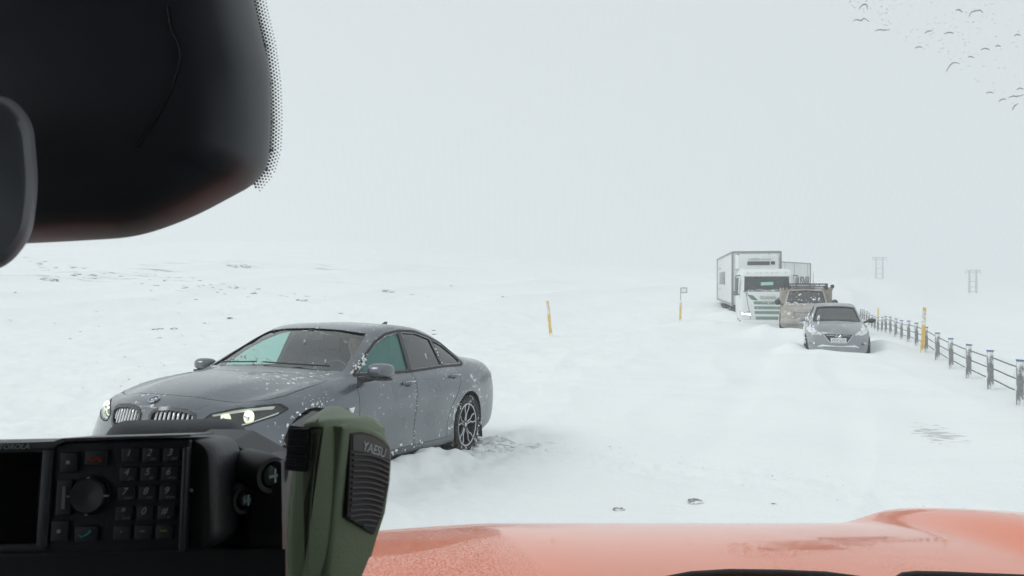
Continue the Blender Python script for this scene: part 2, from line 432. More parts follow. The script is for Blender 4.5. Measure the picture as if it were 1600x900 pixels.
def make_wheel(parent, c, r, rimr, side, wd=.22, spokes='double', rz=0.0):
    """wheel at c, axle along local Y; side +1 = outer face towards +Y"""
    wt = empty('wheel', c, (0, 0, rz), parent)
    h = wd / 2; mb = MB()
    prof = [(rimr, -h * .85), (rimr + .02, -h), (r - .03, -h), (r - .008, -h * .82), (r, -h * .5), (r, h * .5), (r - .008, h * .82), (r - .03, h), (rimr + .02, h), (rimr, h * .85)]
    mb.lathe([(a, b * side) for a, b in prof], 64)
    for k in range(44):                      # tread blocks on both shoulders
        g = 2 * math.pi * k / 44
        for q in (-1, 1):
            T = Matrix.Rotation(g, 4, 'Y')
            mb.box((r - .012, q * h * .78, 0), (.034, h * .45, .026), M=T)
    mb.build('tyre', TYRE, wt, 30)
    rb = MB()
    rb.lathe([(rimr, -h * side * .8), (rimr + .004, h * side * .86), (rimr - .012, h * side * .9), (rimr - .022, h * side * .7), (rimr - .03, -h * side * .3), (.02, -h * side * .3)], 48)
    rb.cur = 1
    rb.lathe([(rimr + .004, h * side * .87), (rimr - .004, h * side * .93), (rimr - .014, h * side * .90)], 48)
    yo = h * side * .72
    if spokes:
        for k in range(5):
            g0 = 2 * math.pi * k / 5 + math.pi / 2
            for q in (-1, 1):
                rb.cur = 1
                a = Vector((.05 * math.cos(g0 + q * .25), yo - .01 * side, .05 * math.sin(g0 + q * .25)))
                b = Vector((rimr * .55 * math.cos(g0 + q * .12), yo, rimr * .55 * math.sin(g0 + q * .12)))
                c2 = Vector((rimr * .75 * math.cos(g0 + q * .26), yo + .004 * side, rimr * .75 * math.sin(g0 + q * .26)))
                d = Vector(((rimr - .01) * math.cos(g0 + q * .20), yo + .012 * side, (rimr - .01) * math.sin(g0 + q * .20)))
                rb.tube([a, b, c2, d], [.009, .008, .009, .008], 6)
                rb.cur = 0
                off = Vector((0, -.014 * side, 0))
                rb.tube([a + off, b + off, c2 + off, d + off], [.022, .019, .018, .02], 8)
        rb.cur = 0; rb.lathe([(.001, yo), (.03, yo), (.062, yo - .006 * side), (.07, yo - .05 * side)], 24)
        rb.cur = 1; rb.lathe([(.001, yo + .004 * side), (.024, yo + .003 * side), (.026, yo - .004 * side)], 20)
    rb.build('rim', [RIMDARK, ALLOY], wt, 30)
    return wt

def seat(parent, x, y, z, m, s=1.0, rz=0):
    sb = MB()
    T = Matrix.Translation((x, y, z))
    sb.box((0, 0, .08), (.50, .50, .16), T, .06)
    sb.box((-.27, 0, .40), (.15, .48, .62), T, .06, Matrix.Rotation(R(-14), 4, 'Y'))
    sb.box((-.40, 0, .80), (.10, .27, .19), T, .04, Matrix.Rotation(R(-10), 4, 'Y'))
    sb.tube([(-.37, .06, .64), (-.39, .06, .76)], .008, 6, T); sb.tube([(-.37, -.06, .64), (-.39, -.06, .76)], .008, 6, T)
    return sb.build('seat', m, parent, 40)

def car_shell(curves, srange, warp, lean, sub, paint, arches, cabin, openings, ds=.045, wy=.93, cr=None, wp=2.2):
    outer = loft(curves, srange[0], srange[1], ds, warp, lean, sub, wy=wy, cr=cr, wp=wp).mesh('outer', [paint, BLACK], 180)
    pj = Proj(outer)
    C = curves
    def sh(keys, d): return [(a, b + d) for a, b in keys]
    if cabin:
        inner = [(C[0][0], sh(C[0][1], -.045)), (C[1][0], sh(C[1][1], -.045)), (sh(C[2][0], -.05), sh(C[2][1], -.045)), (sh(C[3][0], -.07), C[3][1]),
                 (sh(C[3][0], -.08), [(0, cabin[2])]), ([(0, 0)], [(0, cabin[2] - .02)])]
        im = loft(inner, cabin[0], cabin[1], .08, warp, None, [2, 2, 3, 2, 2], wy=wy, wp=wp).mesh('inner', [INTER], 0)
        b = boolean(outer.copy(), im)
    else: b = outer.copy()
    for a in arches: b = boolean(b, a)
    for o in openings: b = boolean(b, o)
    return b, pj

# ------------------------------------------------------------------ people: one skinned body
def skin_mesh(joints, edges, name, mats, sub=2, root=0):
    me = bpy.data.meshes.new(name); me.from_pydata([j[0] for j in joints], edges, [])
    o = bpy.data.objects.new('t', me); COL.objects.link(o)
    s = o.modifiers.new('s', 'SKIN'); s.use_smooth_shade = True
    for i, j in enumerate(joints):
        r = j[1]; v = me.skin_vertices[0].data[i]; v.radius = r if isinstance(r, tuple) else (r, r); v.use_root = i == root
    ss = o.modifiers.new('u', 'SUBSURF'); ss.levels = sub; ss.render_levels = sub
    m = bpy.data.meshes.new_from_object(o.evaluated_get(bpy.context.evaluated_depsgraph_get())); bpy.data.objects.remove(o)
    for q in mats: m.materials.append(q)
    m.name = name; return m
SKIN = mat('skin', (.62, .40, .31), .55, var=.08, nscale=20)
JACKET = mat('dark_jacket', (.05, .055, .06), .85, var=.15, nscale=15)
HAIR = mat('short_brown_hair', (.09, .055, .03), .8, var=.2, nscale=60)

def driver(M, label):
    """seated adult, hips at origin, facing +X"""
    J = [((0, 0, .10), (.15, .12)), ((-.03, 0, .30), (.13, .11)), ((-.08, 0, .50), (.15, .10)), ((-.10, 0, .58), (.08, .07)), ((-.09, 0, .645), (.052, .055)),
         ((-.085, 0, .70), (.06, .06)), ((-.07, 0, .76), (.078, .095)), ((-.07, 0, .84), (.078, .10)), ((-.075, 0, .89), (.05, .065)),
         ((-.09, .19, .54), .055), ((.05, .27, .34), .043), ((.30, .18, .40), .034), ((.37, .15, .42), (.035, .022)),
         ((-.09, -.19, .54), .055), ((.05, -.27, .34), .043), ((.30, -.18, .40), .034), ((.37, -.15, .42), (.035, .022)),
         ((.10, .10, .09), .09), ((.44, .13, .14), .065), ((.60, .13, -.22), .045), ((.70, .13, -.27), .04),
         ((.10, -.10, .09), .09), ((.44, -.13, .14), .065), ((.60, -.13, -.22), .045), ((.70, -.13, -.27), .04)]
    Ed = [(0, 1), (1, 2), (2, 3), (3, 4), (4, 5), (5, 6), (6, 7), (7, 8), (2, 9), (9, 10), (10, 11), (11, 12), (2, 13), (13, 14), (14, 15), (15, 16), (0, 17), (17, 18), (18, 19), (19, 20), (0, 21), (21, 22), (22, 23), (23, 24)]
    me = skin_mesh(J, Ed, 'person', [JACKET, SKIN])
    for p in me.polygons:
        c = p.center
        if c.z > .60 or c.x > .30 and c.z > .33: p.material_index = 1
    bm = bmesh.new(); bm.from_mesh(me)      # face, ears and fingers joined into the same mesh
    extra = MB()
    extra.cur = 1
    extra.loops([[Vector((.005 + .03 * k / 3, y * (.4 + .6 * k / 3) * .02, .80 - .035 * k / 3)) for y in (-1, 0, 1)] for k in range(4)], caps=False, closed=False)
    extra.tube([(.0, 0, .815), (.022, 0, .785), (.030, 0, .772), (.008, 0, .766)], [.009, .011, .014, .008], 8)
    for q in (-1, 1):
        extra.ball((-.075, q * .082, .785), .022, sc3=(.8, .4, 1.3))
        extra.ball((.004, q * .032, .815), .013)
        for f in range(4):
            z = .405 + f * .016; ln = (.032, .038, .036, .028)[f]
            extra.tube([(.385, q * (.15 - .0), z), (.385 + ln, q * .135, z + .004), (.395 + ln, q * .110, z), (.375 + ln, q * .095, z)], [.010, .009, .008, .006], 6)
        extra.tube([(.37, q * .14, .455), (.375, q * .115, .47), (.39, q * .095, .468)], [.011, .010, .007], 6)
    extra.tube([(.012, -.025, .745), (.018, 0, .747), (.012, .025, .745)], [.004, .006, .004], 6)
    o0 = len(bm.verts); vs = [bm.verts.new(p) for p in extra.v]; bm.verts.ensure_lookup_table()
    for f in extra.f:
        try: q = bm.faces.new([vs[i] for i in f]); q.material_index = 1
        except Exception: pass
    bm.to_mesh(me); bm.free()
    o = bpy.data.objects.new('person', me); COL.objects.link(o); o.matrix_world = M; finish(me, 180, False)
    tag(o, label, 'person')
    h = MB(); h.ball((-.088, 0, .845), .098, n=3, sc3=(1.0, .86, .88), jit=.10, seed=3)
    hv = MB()
    for f in h.f:
        c = sum((h.v[i] for i in f), Vector()) / len(f)
        if c.z > .835 - (c.x + .09) * -.35 or (c.x < -.10 and c.z > .76): hv.add([h.v[i] for i in f], [tuple(range(len(f)))])
    hv.build('hair', HAIR, o, 180)
    return o

# ------------------------------------------------------------------ grey sedan
def sedan():
    YAW, PITCH = R(248.494), R(4.8)
    root = empty('parked_car', (-1.369, 9.17, .013), label='large dark grey sedan with lit headlights and snow flecks, stuck in the drift at left', cat='car')
    root.rotation_euler = (0, -PITCH, YAW)
    c0 = ([(0, 0)], [(-1.10, .98), (-1.02, 1.07), (-.90, 1.105), (-.55, 1.12), (-.35, 1.17), (.25, 1.40), (.7, 1.455), (1.1, 1.465), (1.5, 1.44), (1.72, 1.40), (2.58, 1.005), (2.66, .985), (3.1, .935), (3.45, .875), (3.66, .82), (3.74, .785), (3.79, .74)])
    c1 = ([(-1.1, .40), (0, .36), (1, .37), (1.7, .39), (2.5, .46), (3.1, .39), (3.79, .26)], [(-1.10, .97), (-1.02, 1.06), (-.90, 1.095), (-.55, 1.11), (-.35, 1.155), (.25, 1.385), (.7, 1.44), (1.1, 1.45), (1.5, 1.425), (1.72, 1.385), (2.56, .998), (2.66, .983), (3.1, .932), (3.45, .870), (3.66, .812), (3.74, .775), (3.79, .73)])
    c2 = ([(-1.1, .62), (-.55, .61), (-.3, .595), (.25, .59), (.8, .61), (1.2, .625), (1.7, .65), (2.0, .70), (2.45, .775), (2.7, .74), (3.2, .67), (3.55, .58), (3.79, .50)],
          [(-1.10, .95), (-1.02, 1.03), (-.90, 1.07), (-.55, 1.085), (-.35, 1.12), (.1, 1.27), (.45, 1.355), (.8, 1.40), (1.2, 1.41), (1.55, 1.375), (1.8, 1.29), (2.1, 1.15), (2.46, .985), (2.6, .940), (3.1, .885), (3.45, .828), (3.66, .78), (3.74, .755), (3.79, .71)])
    c3 = ([(-1.1, .70), (-.9, .76), (-.4, .79), (.2, .80), (1.2, .82), (2.0, .825), (2.5, .815), (3.1, .79), (3.5, .75), (3.7, .71), (3.79, .66)],
          [(-1.10, .92), (-1.0, .99), (-.8, 1.03), (-.4, 1.045), (.2, 1.015), (1.2, .985), (2.1, .965), (2.5, .945), (3.1, .89), (3.45, .83), (3.66, .775), (3.74, .745), (3.79, .69)])
    c4 = ([(-1.1, .78), (-.9, .85), (-.4, .885), (.2, .89), (1.2, .885), (2.2, .89), (3.0, .90), (3.4, .89), (3.6, .85), (3.79, .78)],
          [(-1.10, .86), (-.9, .92), (-.4, .945), (.2, .92), (1.2, .885), (2.2, .87), (2.8, .845), (3.2, .80), (3.5, .755), (3.79, .64)])
    c5 = ([(-1.1, .82), (-.9, .885), (-.5, .92), (0, .935), (.5, .92), (1.5, .915), (2.4, .92), (3.0, .94), (3.4, .925), (3.6, .90), (3.79, .85)],
          [(-1.10, .72), (-.5, .74), (0, .73), (1.5, .70), (3.0, .70), (3.4, .66), (3.79, .52)])
    c6 = ([(-1.1, .82), (-.9, .89), (-.5, .915), (0, .93), (.5, .905), (1.5, .895), (2.4, .905), (3.0, .935), (3.4, .93), (3.6, .91), (3.79, .87)],
          [(-1.10, .52), (0, .48), (1.5, .44), (3.0, .46), (3.79, .40)])
    c7 = ([(-1.1, .78), (-.9, .86), (-.5, .89), (0, .90), (1.5, .905), (3.0, .90), (3.4, .89), (3.6, .87), (3.79, .80)], [(-1.10, .32), (-.5, .25), (0, .20), (1.5, .195), (3.0, .20), (3.79, .22)])
    c8 = ([(-1.1, .70), (-.5, .80), (3.4, .80), (3.79, .70)], [(-1.10, .28), (-.5, .20), (0, .17), (3.0, .17), (3.79, .185)])
    c9 = ([(0, 0)], [(-1.1, .26), (0, .15), (3.79, .165)])
    warp = [(-1.10, -.20), (-.9, -.16), (-.4, -.12), (.2, -.06), (.8, 0), (1.5, .08), (2.0, .12), (2.6, .20), (3.1, .27), (3.79, .41)]
    Lz = pchip([(.16, -.06), (.25, .04), (.40, .07), (.55, .03), (.70, -.01), (.82, -.04)])
    Lr = pchip([(.25, .10), (.45, .0), (.70, -.0), (.9, .03), (1.0, .06)])
    lean = lambda s, z: (max(0, (s - 3.3) / .49) * Lz(z) if s > 3.3 else (max(0, (-.7 - s) / .4) * Lr(z) if s < -.7 else 0))
    curves = [c0, c1, c2, c3, c4, c5, c6, c7, c8, c9]
    wf = roundpoly([(2.15, .99), (1.95, 1.13), (1.72, 1.245), (1.50, 1.32), (1.24, 1.36), (1.30, .99)], .02)
    wr = roundpoly([(1.17, 1.362), (.85, 1.36), (.52, 1.308), (.50, 1.03), (1.20, 1.0)], .015)
    wq = roundpoly([(.45, 1.296), (.20, 1.235), (.02, 1.13), (-.02, 1.065), (.02, 1.045), (.45, 1.035)], .02)
    wsc = roundpoly([(-.735, .995), (-.36, 1.014), (0, 1.022), (.36, 1.014), (.735, .995), (.67, 1.17), (.59, 1.34), (.33, 1.37), (0, 1.382), (-.33, 1.37), (-.59, 1.34), (-.67, 1.17)], .02)
    bk = roundpoly([(-.52, 1.16), (.52, 1.16), (.44, 1.34), (-.44, 1.34)], .03)
    arch = [cutcyl(0, .35, .375, .55, 1.2), cutcyl(0, .35, .375, -1.2, -.55), cutcyl(2.968, .35, .385, .55, 1.2), cutcyl(2.968, .35, .385, -1.2, -.55)]
    opens = [cutprism(wf, -1.1, 1.1, 'Y'), cutprism(wr, -1.1, 1.1, 'Y'), cutprism(wq, -1.1, 1.1, 'Y'), cutprism(wsc, 1.4, 2.9, 'X'), cutprism(bk, -1.0, .5, 'X')]
    body, pj = car_shell(curves, (-1.10, 3.79), warp, lean, [3, 4, 5, 4, 4, 3, 4, 3, 3], GREYPAINT, arch, (-.25, 2.42, .45), opens, cr={1: .14, 2: .30, 3: .42, 4: .35}, wp=2.0)
    # front doors, rear doors and hood cut loose with real shut lines
    dF = [(2.33, .86), (2.30, .40), (2.24, .245), (1.275, .245), (1.262, .60), (1.25, 1.0), (1.30, 1.02), (2.12, 1.02), (2.2, .975)]
    dR = [(1.262, .245), (1.248, .60), (1.236, 1.0), (1.2, 1.04), (.22, 1.06), (.21, 1.0), (.22, .85), (.33, .70), (.44, .58), (.52, .42), (.54, .245)]
    parts = {}
    def carve(body, poly, lo, hi, axis, gap):
        P = [Vector(p) for p in poly]; c = sum(P, Vector((0, 0))) / len(P); n = len(P); inn = []
        area = sum(P[i].x * P[(i + 1) % n].y - P[(i + 1) % n].x * P[i].y for i in range(n)); sg = 1 if area > 0 else -1
        for i in range(n):
            a = (P[i] - P[i - 1]).normalized(); b = (P[(i + 1) % n] - P[i]).normalized()
            nn = (Vector((-a.y, a.x)) + Vector((-b.y, b.x))) * sg
            inn.append(tuple(P[i] + nn.normalized() * gap))
        big = cutprism([tuple(p) for p in P], lo, hi, axis); small = cutprism(inn, lo + .01 if lo > 0 else lo, hi, axis)
        piece = boolean(body.copy(), small, 'INTERSECT'); rest = boolean(body, big, 'DIFFERENCE'); return rest, piece
    for nm, poly in (('front', dF), ('rear', dR)):
        for sd_ in (1, -1):
            lo, hi = (.70, 1.1) if sd_ > 0 else (-1.1, -.70)
            body, pc = carve(body, poly, lo, hi, 'Y', .007)
            d = link('door', pc, root); parts[nm, sd_] = d
    hh_ = [(3.625, 0), (3.61, .2), (3.565, .38), (3.50, .53), (3.42, .65), (3.32, .735), (3.18, .785), (3.0, .80), (2.75, .80), (2.56, .785), (2.56, .74), (2.68, .42)]; hoodp = [(a, -b) for a, b in hh_[:0:-1]] + hh_ + [(2.72, 0)]
    body, pc = carve(body, hoodp, .70, 1.2, 'Z', .006)
    link('hood', pc, root)
    # headlight sockets and grille openings
    hl = [(.475, .605), (.45, .655), (.50, .705), (.62, .742), (.75, .765), (.81, .772), (.865, .735), (.835, .69), (.76, .64), (.66, .602), (.54, .592)]
    hlp = roundpoly(hl, .015); hlm = [(-a, b) for a, b in hlp][::-1]
    gr = roundpoly([(.055, .60), (.05, .69), (.09, .725), (.20, .735), (.34, .722), (.405, .69), (.39, .62), (.33, .57), (.12, .56)], .03); grm = [(-a, b) for a, b in gr][::-1]
    for P in (gr, grm):
        body = boolean(body, cutprism(P, 3.50, 4.2, 'X'))
    for P in (hlp, hlm):
        body = boolean(body, cutprism(P, 3.02, 4.2, 'X'))
    low = roundpoly([(-.42, .28), (.42, .28), (.48, .42), (-.48, .42)], .03)
    body = boolean(body, cutprism(low, 3.6, 4.2, 'X'))
    link('body', body, root)
    # glass
    def glass(nm, poly, side, m, off=-.012):
        mb = MB(); pj.patch(mb, poly, side, off, .004, .08); return mb.build(nm, m, root, 60)
    def grow(P, k=1.012):
        c = sum((Vector(p) for p in P), Vector((0, 0))) / len(P); return [tuple(c + (Vector(p) - c) * k) for p in P]
    glass('windshield', grow(wsc), 'X', CARGLASS_FRONT); glass('rear_window', grow(bk), '-X', CARGLASS_DARK)
    for sd_ in ('Y', '-Y'):
        glass('window', grow(wf), sd_, BRIGHTPANE if sd_ == 'Y' else CARGLASS); glass('window', grow(wr), sd_, CARGLASS_DARK); glass('window', grow(wq), sd_, CARGLASS_DARK)
        # black window surround with bright sill strip
        mb = MB(); outl = roundpoly([(2.28, .965), (2.0, 1.125), (1.74, 1.26), (1.50, 1.345), (1.20, 1.385), (.85, 1.385), (.50, 1.33), (.19, 1.262), (-.01, 1.15), (-.06, 1.05), (.02, 1.02), (.5, 1.01), (1.25, .975)], .03)
        pj.strip(mb, outl, .022, sd_, .004, .01, True); mb.build('window_trim', BLACK, root, 40)
        mb = MB(); pj.strip(mb, [(1.22, 1.375), (1.235, 1.2), (1.25, .985)], .075, sd_, .003, .01); mb.build('pillar_trim', DARK, root, 40); mb = MB(); pj.strip(mb, [(.475, 1.32), (.475, 1.2), (.475, 1.02)], .03, sd_, .003, .01); mb.build('pillar_trim', DARK, root, 40)
    # handles, badges
    for sg, sd_ in ((1, 'Y'), (-1, '-Y')):
        for key, hx, hz in (('front', 1.42, .865), ('rear', .38, .905)):
            d = parts[key, sg]
            h0, n0 = pj.hit(hx, hz, sd_); mb = MB()
            mb.cur = 0; mb.tube([h0 + Vector((.105, .004 * sg, .0)), h0 + Vector((.07, .036 * sg, .004)), h0 + Vector((-.06, .038 * sg, .008)), h0 + Vector((-.105, .006 * sg, .008))], [.012, .015, .015, .011], 10)
            mb.cur = 1; mb.ball(h0 + Vector((0, .004 * sg, -.012)), .05, sc3=(1.3, .12, .75), n=2)
            mb.cur = 2; mb.tube([h0 + Vector((.09, .028 * sg, .014)), h0 + Vector((-.08, .045 * sg, .019))], .007, 8)
            mb.build('handle', [GREYPAINT, BLACK, CHROME], d, 60)
        mb = MB(); pj.patch(mb, [(2.60, .645), (2.43, .655), (2.41, .70), (2.58, .69)], sd_, .006, .01, .05); mb.build('side_badge', CHROME, root)
        # mirror
        mr = MB(); T = Matrix.Translation((2.17, 1.02 * sg, 1.0))
        mr.cur = 0
        L = []
        for k, (dx, s_) in enumerate(((.085, .35), (.06, .8), (.02, 1.0), (-.05, 1.0), (-.07, .96))):
            L.append([Vector((dx, s_ * .115 * math.copysign(abs(math.cos(g)) ** .7, math.cos(g)) * 1.0, s_ * .068 * math.copysign(abs(math.sin(g)) ** .75, math.sin(g)) + .01)) for g in [2 * math.pi * q / 24 for q in range(24)]])
        mr.loops(L, M=T); mr.cur = 1
        mr.box((.0, 0, -.062), (.13, .20, .022), T, .01); mr.tube([(0, -.07 * sg, -.055), (.03, -.16 * sg, -.075), (.07, -.22 * sg, -.09)], [.03, .028, .035], 10, T)
        mo = mr.build('side_mirror', [GREYPAINT, BLACK], root, 45)
        if sg < 0: mo.scale = (.86, .86, .86); mo.location = (.31, -.10, .125)
    # roundel
    h0, n0 = pj.hit(0, .785, 'X'); T = Matrix.Translation(h0 + n0 * .004) @ n0.to_track_quat('Y', 'Z').to_matrix().to_4x4(); mb = MB()
    mb.cur = 2; mb.lathe([(.0005, .004), (.041, .004)], 32, T); mb.cur = 0; mb.lathe([(.041, .0), (.041, .009), (.036, .009), (.036, .003)], 32, T)
    mb.cur = 3; mb.lathe([(.0235, .0055), (.036, .0055)], 32, T)
    for q, c in ((0, 1), (1, 2), (2, 1), (3, 2)):
        mb.cur = c; P = [(0, .006, 0)] + [(.0235 * math.cos(q * math.pi / 2 + a * math.pi / 16), .006, .0235 * math.sin(q * math.pi / 2 + a * math.pi / 16)) for a in range(9)]
        mb.add(P, [tuple(range(10))], T)
    mb.build('roundel_badge', [CHROME, BLUE, WHITEP, BLACK], root, 30, False)
    # grilles
    for sg, P in ((1, gr), (-1, grm)):
        g = empty('grille', (0, 0, 0), parent=root)
        mb = MB(); pj.strip(mb, P, .022, 'X', .009, .03, True); mb.build('grille_frame', mat('shadow_chrome', (.10, .105, .11), .25, metal=.9), g, 50)
        mb = MB()
        for k in range(9):
            y = sg * (.085 + k * .036); zt = .73 - abs(k - 3.5) * .004; zb = .575 + abs(k - 4) * .007; pts = []
            for q in range(7):
                z = zb + (zt - zb) * q / 6; h0, n0 = pj.hit(y, z, 'X'); pts.append(h0 + Vector((-.018 - .02 * (q == 6), 0, 0)))
            mb.tube(pts, .0085, 6)
        mb.build('grille_bars', snow_on(mat('grille_chrome', (.6, .61, .63), .3, metal=.8), .50, 20), g, 50)
        mb = MB()
        back = [(pj.hit(y, z, 'X')[0] + Vector((-.10, 0, 0))) for y, z in P]; mb.add(back, [tuple(range(len(back)))])
        mb.build('grille_back', BLACK, g, 0, False)
    # headlights
    for sg, P in ((1, hlp), (-1, hlm)):
        g = empty('headlight', (0, 0, 0), parent=root)
        mb = MB(); pj.patch(mb, P, 'X', .002, .004, .04); mb.build('lens', LENS, g, 60)
        mb = MB(); pj.strip(mb, P, .010, 'X', .004, .02, True); mb.build('bezel', BLACK, g, 50)
        if sg > 0: up = [(.51, .70), (.62, .733), (.75, .755), (.80, .757)]; dn = [(.52, .61), (.66, .62), (.76, .655), (.84, .715)]
        else: up = [(-.51, .70), (-.62, .733), (-.75, .755), (-.80, .757)]; dn = [(-.52, .61), (-.66, .62), (-.76, .655), (-.84, .715)]
        mb = MB(); pj.strip(mb, up, .014, 'X', -.008, .02); pj.strip(mb, dn, .010, 'X', -.008, .02); mb.build('light_strip', mat('light_guide', (.8, .8, .78), .3, emit=(1, .98, .9), es=.25), g, 50)
        bkm = MB(); bkv = [(pj.hit(y, z, 'X')[0] + Vector((-.12, 0, 0))) for y, z in P]; bkm.add(bkv, [tuple(range(len(bkv)))]); bkm.build('reflector', DARK, g, 0, False)
        for cy_, cz_, lit in ((.565, .662, .6), (.70, .685, 1)):
            h0, n0 = pj.hit(cy_ * sg, cz_, 'X'); c_ = h0 + Vector((-.045, 0, 0)); r_ = .042
            mb = MB(); T = Matrix.Translation(c_) @ Matrix.Rotation(R(-14 * sg), 4, 'Z')
            mb.lathe([(r_ + .003, -.03), (r_ + .003, .0), (r_ - .004, .004), (r_ - .010, .0)], 28, T, 'X')
            mb.build('ring_light', LAMP_WARM, g, 60)
            mb = MB(); mb.cur = 0; mb.lathe([(r_ - .009, -.02), (r_ - .010, .002), (.020, -.025)], 28, T, 'X'); mb.cur = 1; mb.ball((-.012, 0, 0), .021, T, sc3=(.8, 1, 1))
            mb.cur = 2
            if lit == 1: mb.ball((.004, .012 * sg, .022), .020, T); mb.ball((.002, -.018 * sg, .02), .010, T)
            else: mb.ball((.004, .022 * sg, .026), .011, T); mb.ball((.004, -.018 * sg, .024), .010, T)
            mb.build('projector', [CHROME, LENS, LAMP_ON], g, 60)
        h0, n0 = pj.hit(.63 * sg, .638, 'X'); mb = MB(); mb.box(h0 + Vector((-.03, 0, 0)), (.02, .03, .012), bev=.003); mb.build('amber_marker', AMBER, g)
        # tail lamp
        mb = MB(); pj.patch(mb, roundpoly([(.50 * sg, .82), (.80 * sg, .80), (.84 * sg, .90), (.76 * sg, .94), (.50 * sg, .93)], .02) if sg > 0 else roundpoly([(-.50, .82), (-.80, .80), (-.84, .90), (-.76, .94), (-.50, .93)], .02), '-X', .004, .02, .06); mb.build('tail_light', LAMP_RED, root, 50)
        mb = MB(); pj.patch(mb, roundpoly([(-1.0, .80), (-.86, .80), (-.72, .86), (-.80, .93), (-.99, .935)], .02), 'Y' if sg > 0 else '-Y', .003, .01, .05); mb.build('tail_light', LAMP_RED, root, 50)
    # antenna fin
    h0, n0 = pj.hit(.42, 0, 'Z'); mb = MB(); mb.loops([[h0 + Vector((.07 - .0 * k - k * .035 + dx * (1 - k * .22) * .085, dy * .022 * (1 - k * .25), k * .022)) for dx, dy in ((1, 0), (.5, .8), (-.3, 1), (-1, .6), (-1, -.6), (-.3, -1), (.5, -.8))] for k in range(4)]); mb.build('antenna_fin', mat('fin_grey', (.09, .095, .1), .4), root)
    # mud flaps behind rear wheels
    for sg in (1, -1):
        mb = MB(); mb.box((-.40, .81 * sg, .33), (.014, .20, .36), bev=.004, rot=Matrix.Rotation(R(12), 4, 'Y')); mb.build('mud_flap', snow_on(mat('flap_black', (.02, .02, .02), .7), .52, 14), root)
    for x in (0, 2.968):
        for sg in (1, -1):
            make_wheel(root, (x, .80 * sg, .335), .335, .245, sg, .235, rz=R(8) if x > 1 else 0)
    # cabin: dash, seats, wheel, mirror, wipers
    mb = MB(); mb.box((2.18, 0, .80), (.55, 1.42, .26), bev=.09); mb.box((1.98, .37, .92), (.22, .34, .08), bev=.03); mb.build('dashboard', INTER, root)
    SE = mat('seat_leather', (.10, .105, .10), .7)
    for x, y in ((1.44, .30), (1.30, -.38)): seat(root, x, y, .42, SE)
    mb = MB(); mb.box((.42, 0, .58), (.5, 1.3, .16), bev=.06); mb.box((.14, 0, .83), (.15, 1.28, .52), bev=.06, rot=Matrix.Rotation(R(-16), 4, 'Y')); [mb.box((.06, y, 1.13), (.1, .26, .12), bev=.04) for y in (-.42, 0, .42)]; mb.build('rear_bench', SE, root)
    T = Matrix.Translation((1.90, .33, .90)) @ Matrix.Rotation(R(-24), 4, 'Y'); mb = MB()
    mb.lathe([(.185 + .014 * math.cos(a * math.pi / 4), .014 * math.sin(a * math.pi / 4)) for a in range(9)], 36, T, 'X'); mb.box((.01, 0, 0), (.03, .17, .11), T, .012); mb.tube([(.01, -.18, 0), (.01, .18, 0)], .012, 8, T); mb.tube([(.01, 0, 0), (.01, 0, -.18)], .012, 8, T); mb.tube([(0, 0, 0), (.3, 0, -.02)], .03, 8, T)
    mb.build('steering_wheel', DARK, root, 50)
    mb = MB(); mb.box((1.77, 0, 1.29), (.03, .24, .065), bev=.012); mb.box((1.80, 0, 1.335), (.05, .07, .07), bev=.012); mb.build('inside_mirror', BLACK, root)
    mb = MB()
    for a, b in (((.60, 1.03), (-.02, 1.045)), ((-.10, 1.045), (-.62, 1.02))):
        p = []
        for k in range(9):
            t = k / 8; y = a[0] + (b[0] - a[0]) * t; z = a[1] + (b[1] - a[1]) * t; h0, n0 = pj.hit(y, z, 'X'); p.append(h0 + n0 * .012)
        mb.tube(p, .007, 6)
    mb.build('wiper', BLACK, root)
    # packed snow crusts on arch, mirror root and sill
    mb = MB()
    def crust(pts, side, r0=.02, seed=0):
        rq = random.Random(seed)
        for i, (a, b, r) in enumerate(pts):
            h0, n0 = pj.hit(a, b, side)
            if h0 is not None: mb.ball(h0 + n0 * .001, r, n=2, sc3=(rq.uniform(.7, 1.9), .40, rq.uniform(.5, 1.5)), jit=1.0, seed=seed + i * 1.7)
    rr = random.Random(3); L = []
    for k in range(26):
        g = R(20 + 140 * rr.random()); q_ = rr.uniform(.385, .415); L.append((2.968 + q_ * math.cos(g), .35 + q_ * math.sin(g), .004 + .010 * rr.random() ** 2))
    for k in range(26): t = rr.random(); L.append((2.30 - .36 * t + rr.uniform(-.02, .02), .975 + .17 * t + rr.uniform(-.02, .02), .007 + .012 * rr.random()))
    for k in range(22): L.append((rr.uniform(1.1, 2.1), rr.uniform(.20, .28), .004 + .010 * rr.random() ** 2))
    for k in range(22): L.append((rr.gauss(1.262, .012), rr.uniform(.3, .98), .002 + .006 * rr.random() ** 2))
    for k in range(10): L.append((rr.gauss(.475, .008), rr.uniform(1.03, 1.2), .006 + .006 * rr.random()))
    for k in range(34): L.append((rr.uniform(.4, 2.5), rr.uniform(.35, .95), .0015 + .006 * rr.random() ** 3))
    for k in range(34): t = rr.random(); L.append((2.72 + .36 * t, .86 - .10 * rr.random() - .05 * t, .0015 + .005 * rr.random() ** 2))
    crust(L, 'Y', seed=10)
    L = [(.05, 1.385, .022), (-.35, 1.37, .01), (-.5, 1.35, .012), (.12, 1.25, .012)] + [(rr.uniform(-.6, .6), rr.uniform(1.02, 1.10), .008 * rr.random() + .004) for _ in range(22)]
    crust(L, 'X', seed=99)
    o = mb.build('snow_crust', SNOWM, root, 60); o['kind'] = 'stuff'
    bpy.context.view_layer.update()
    driver(root.matrix_world @ Matrix.Translation((1.46, .25, .49)) @ Matrix.Scale(.93, 4), 'driver with short hair in a dark jacket at the wheel of the dark grey sedan')
    return root

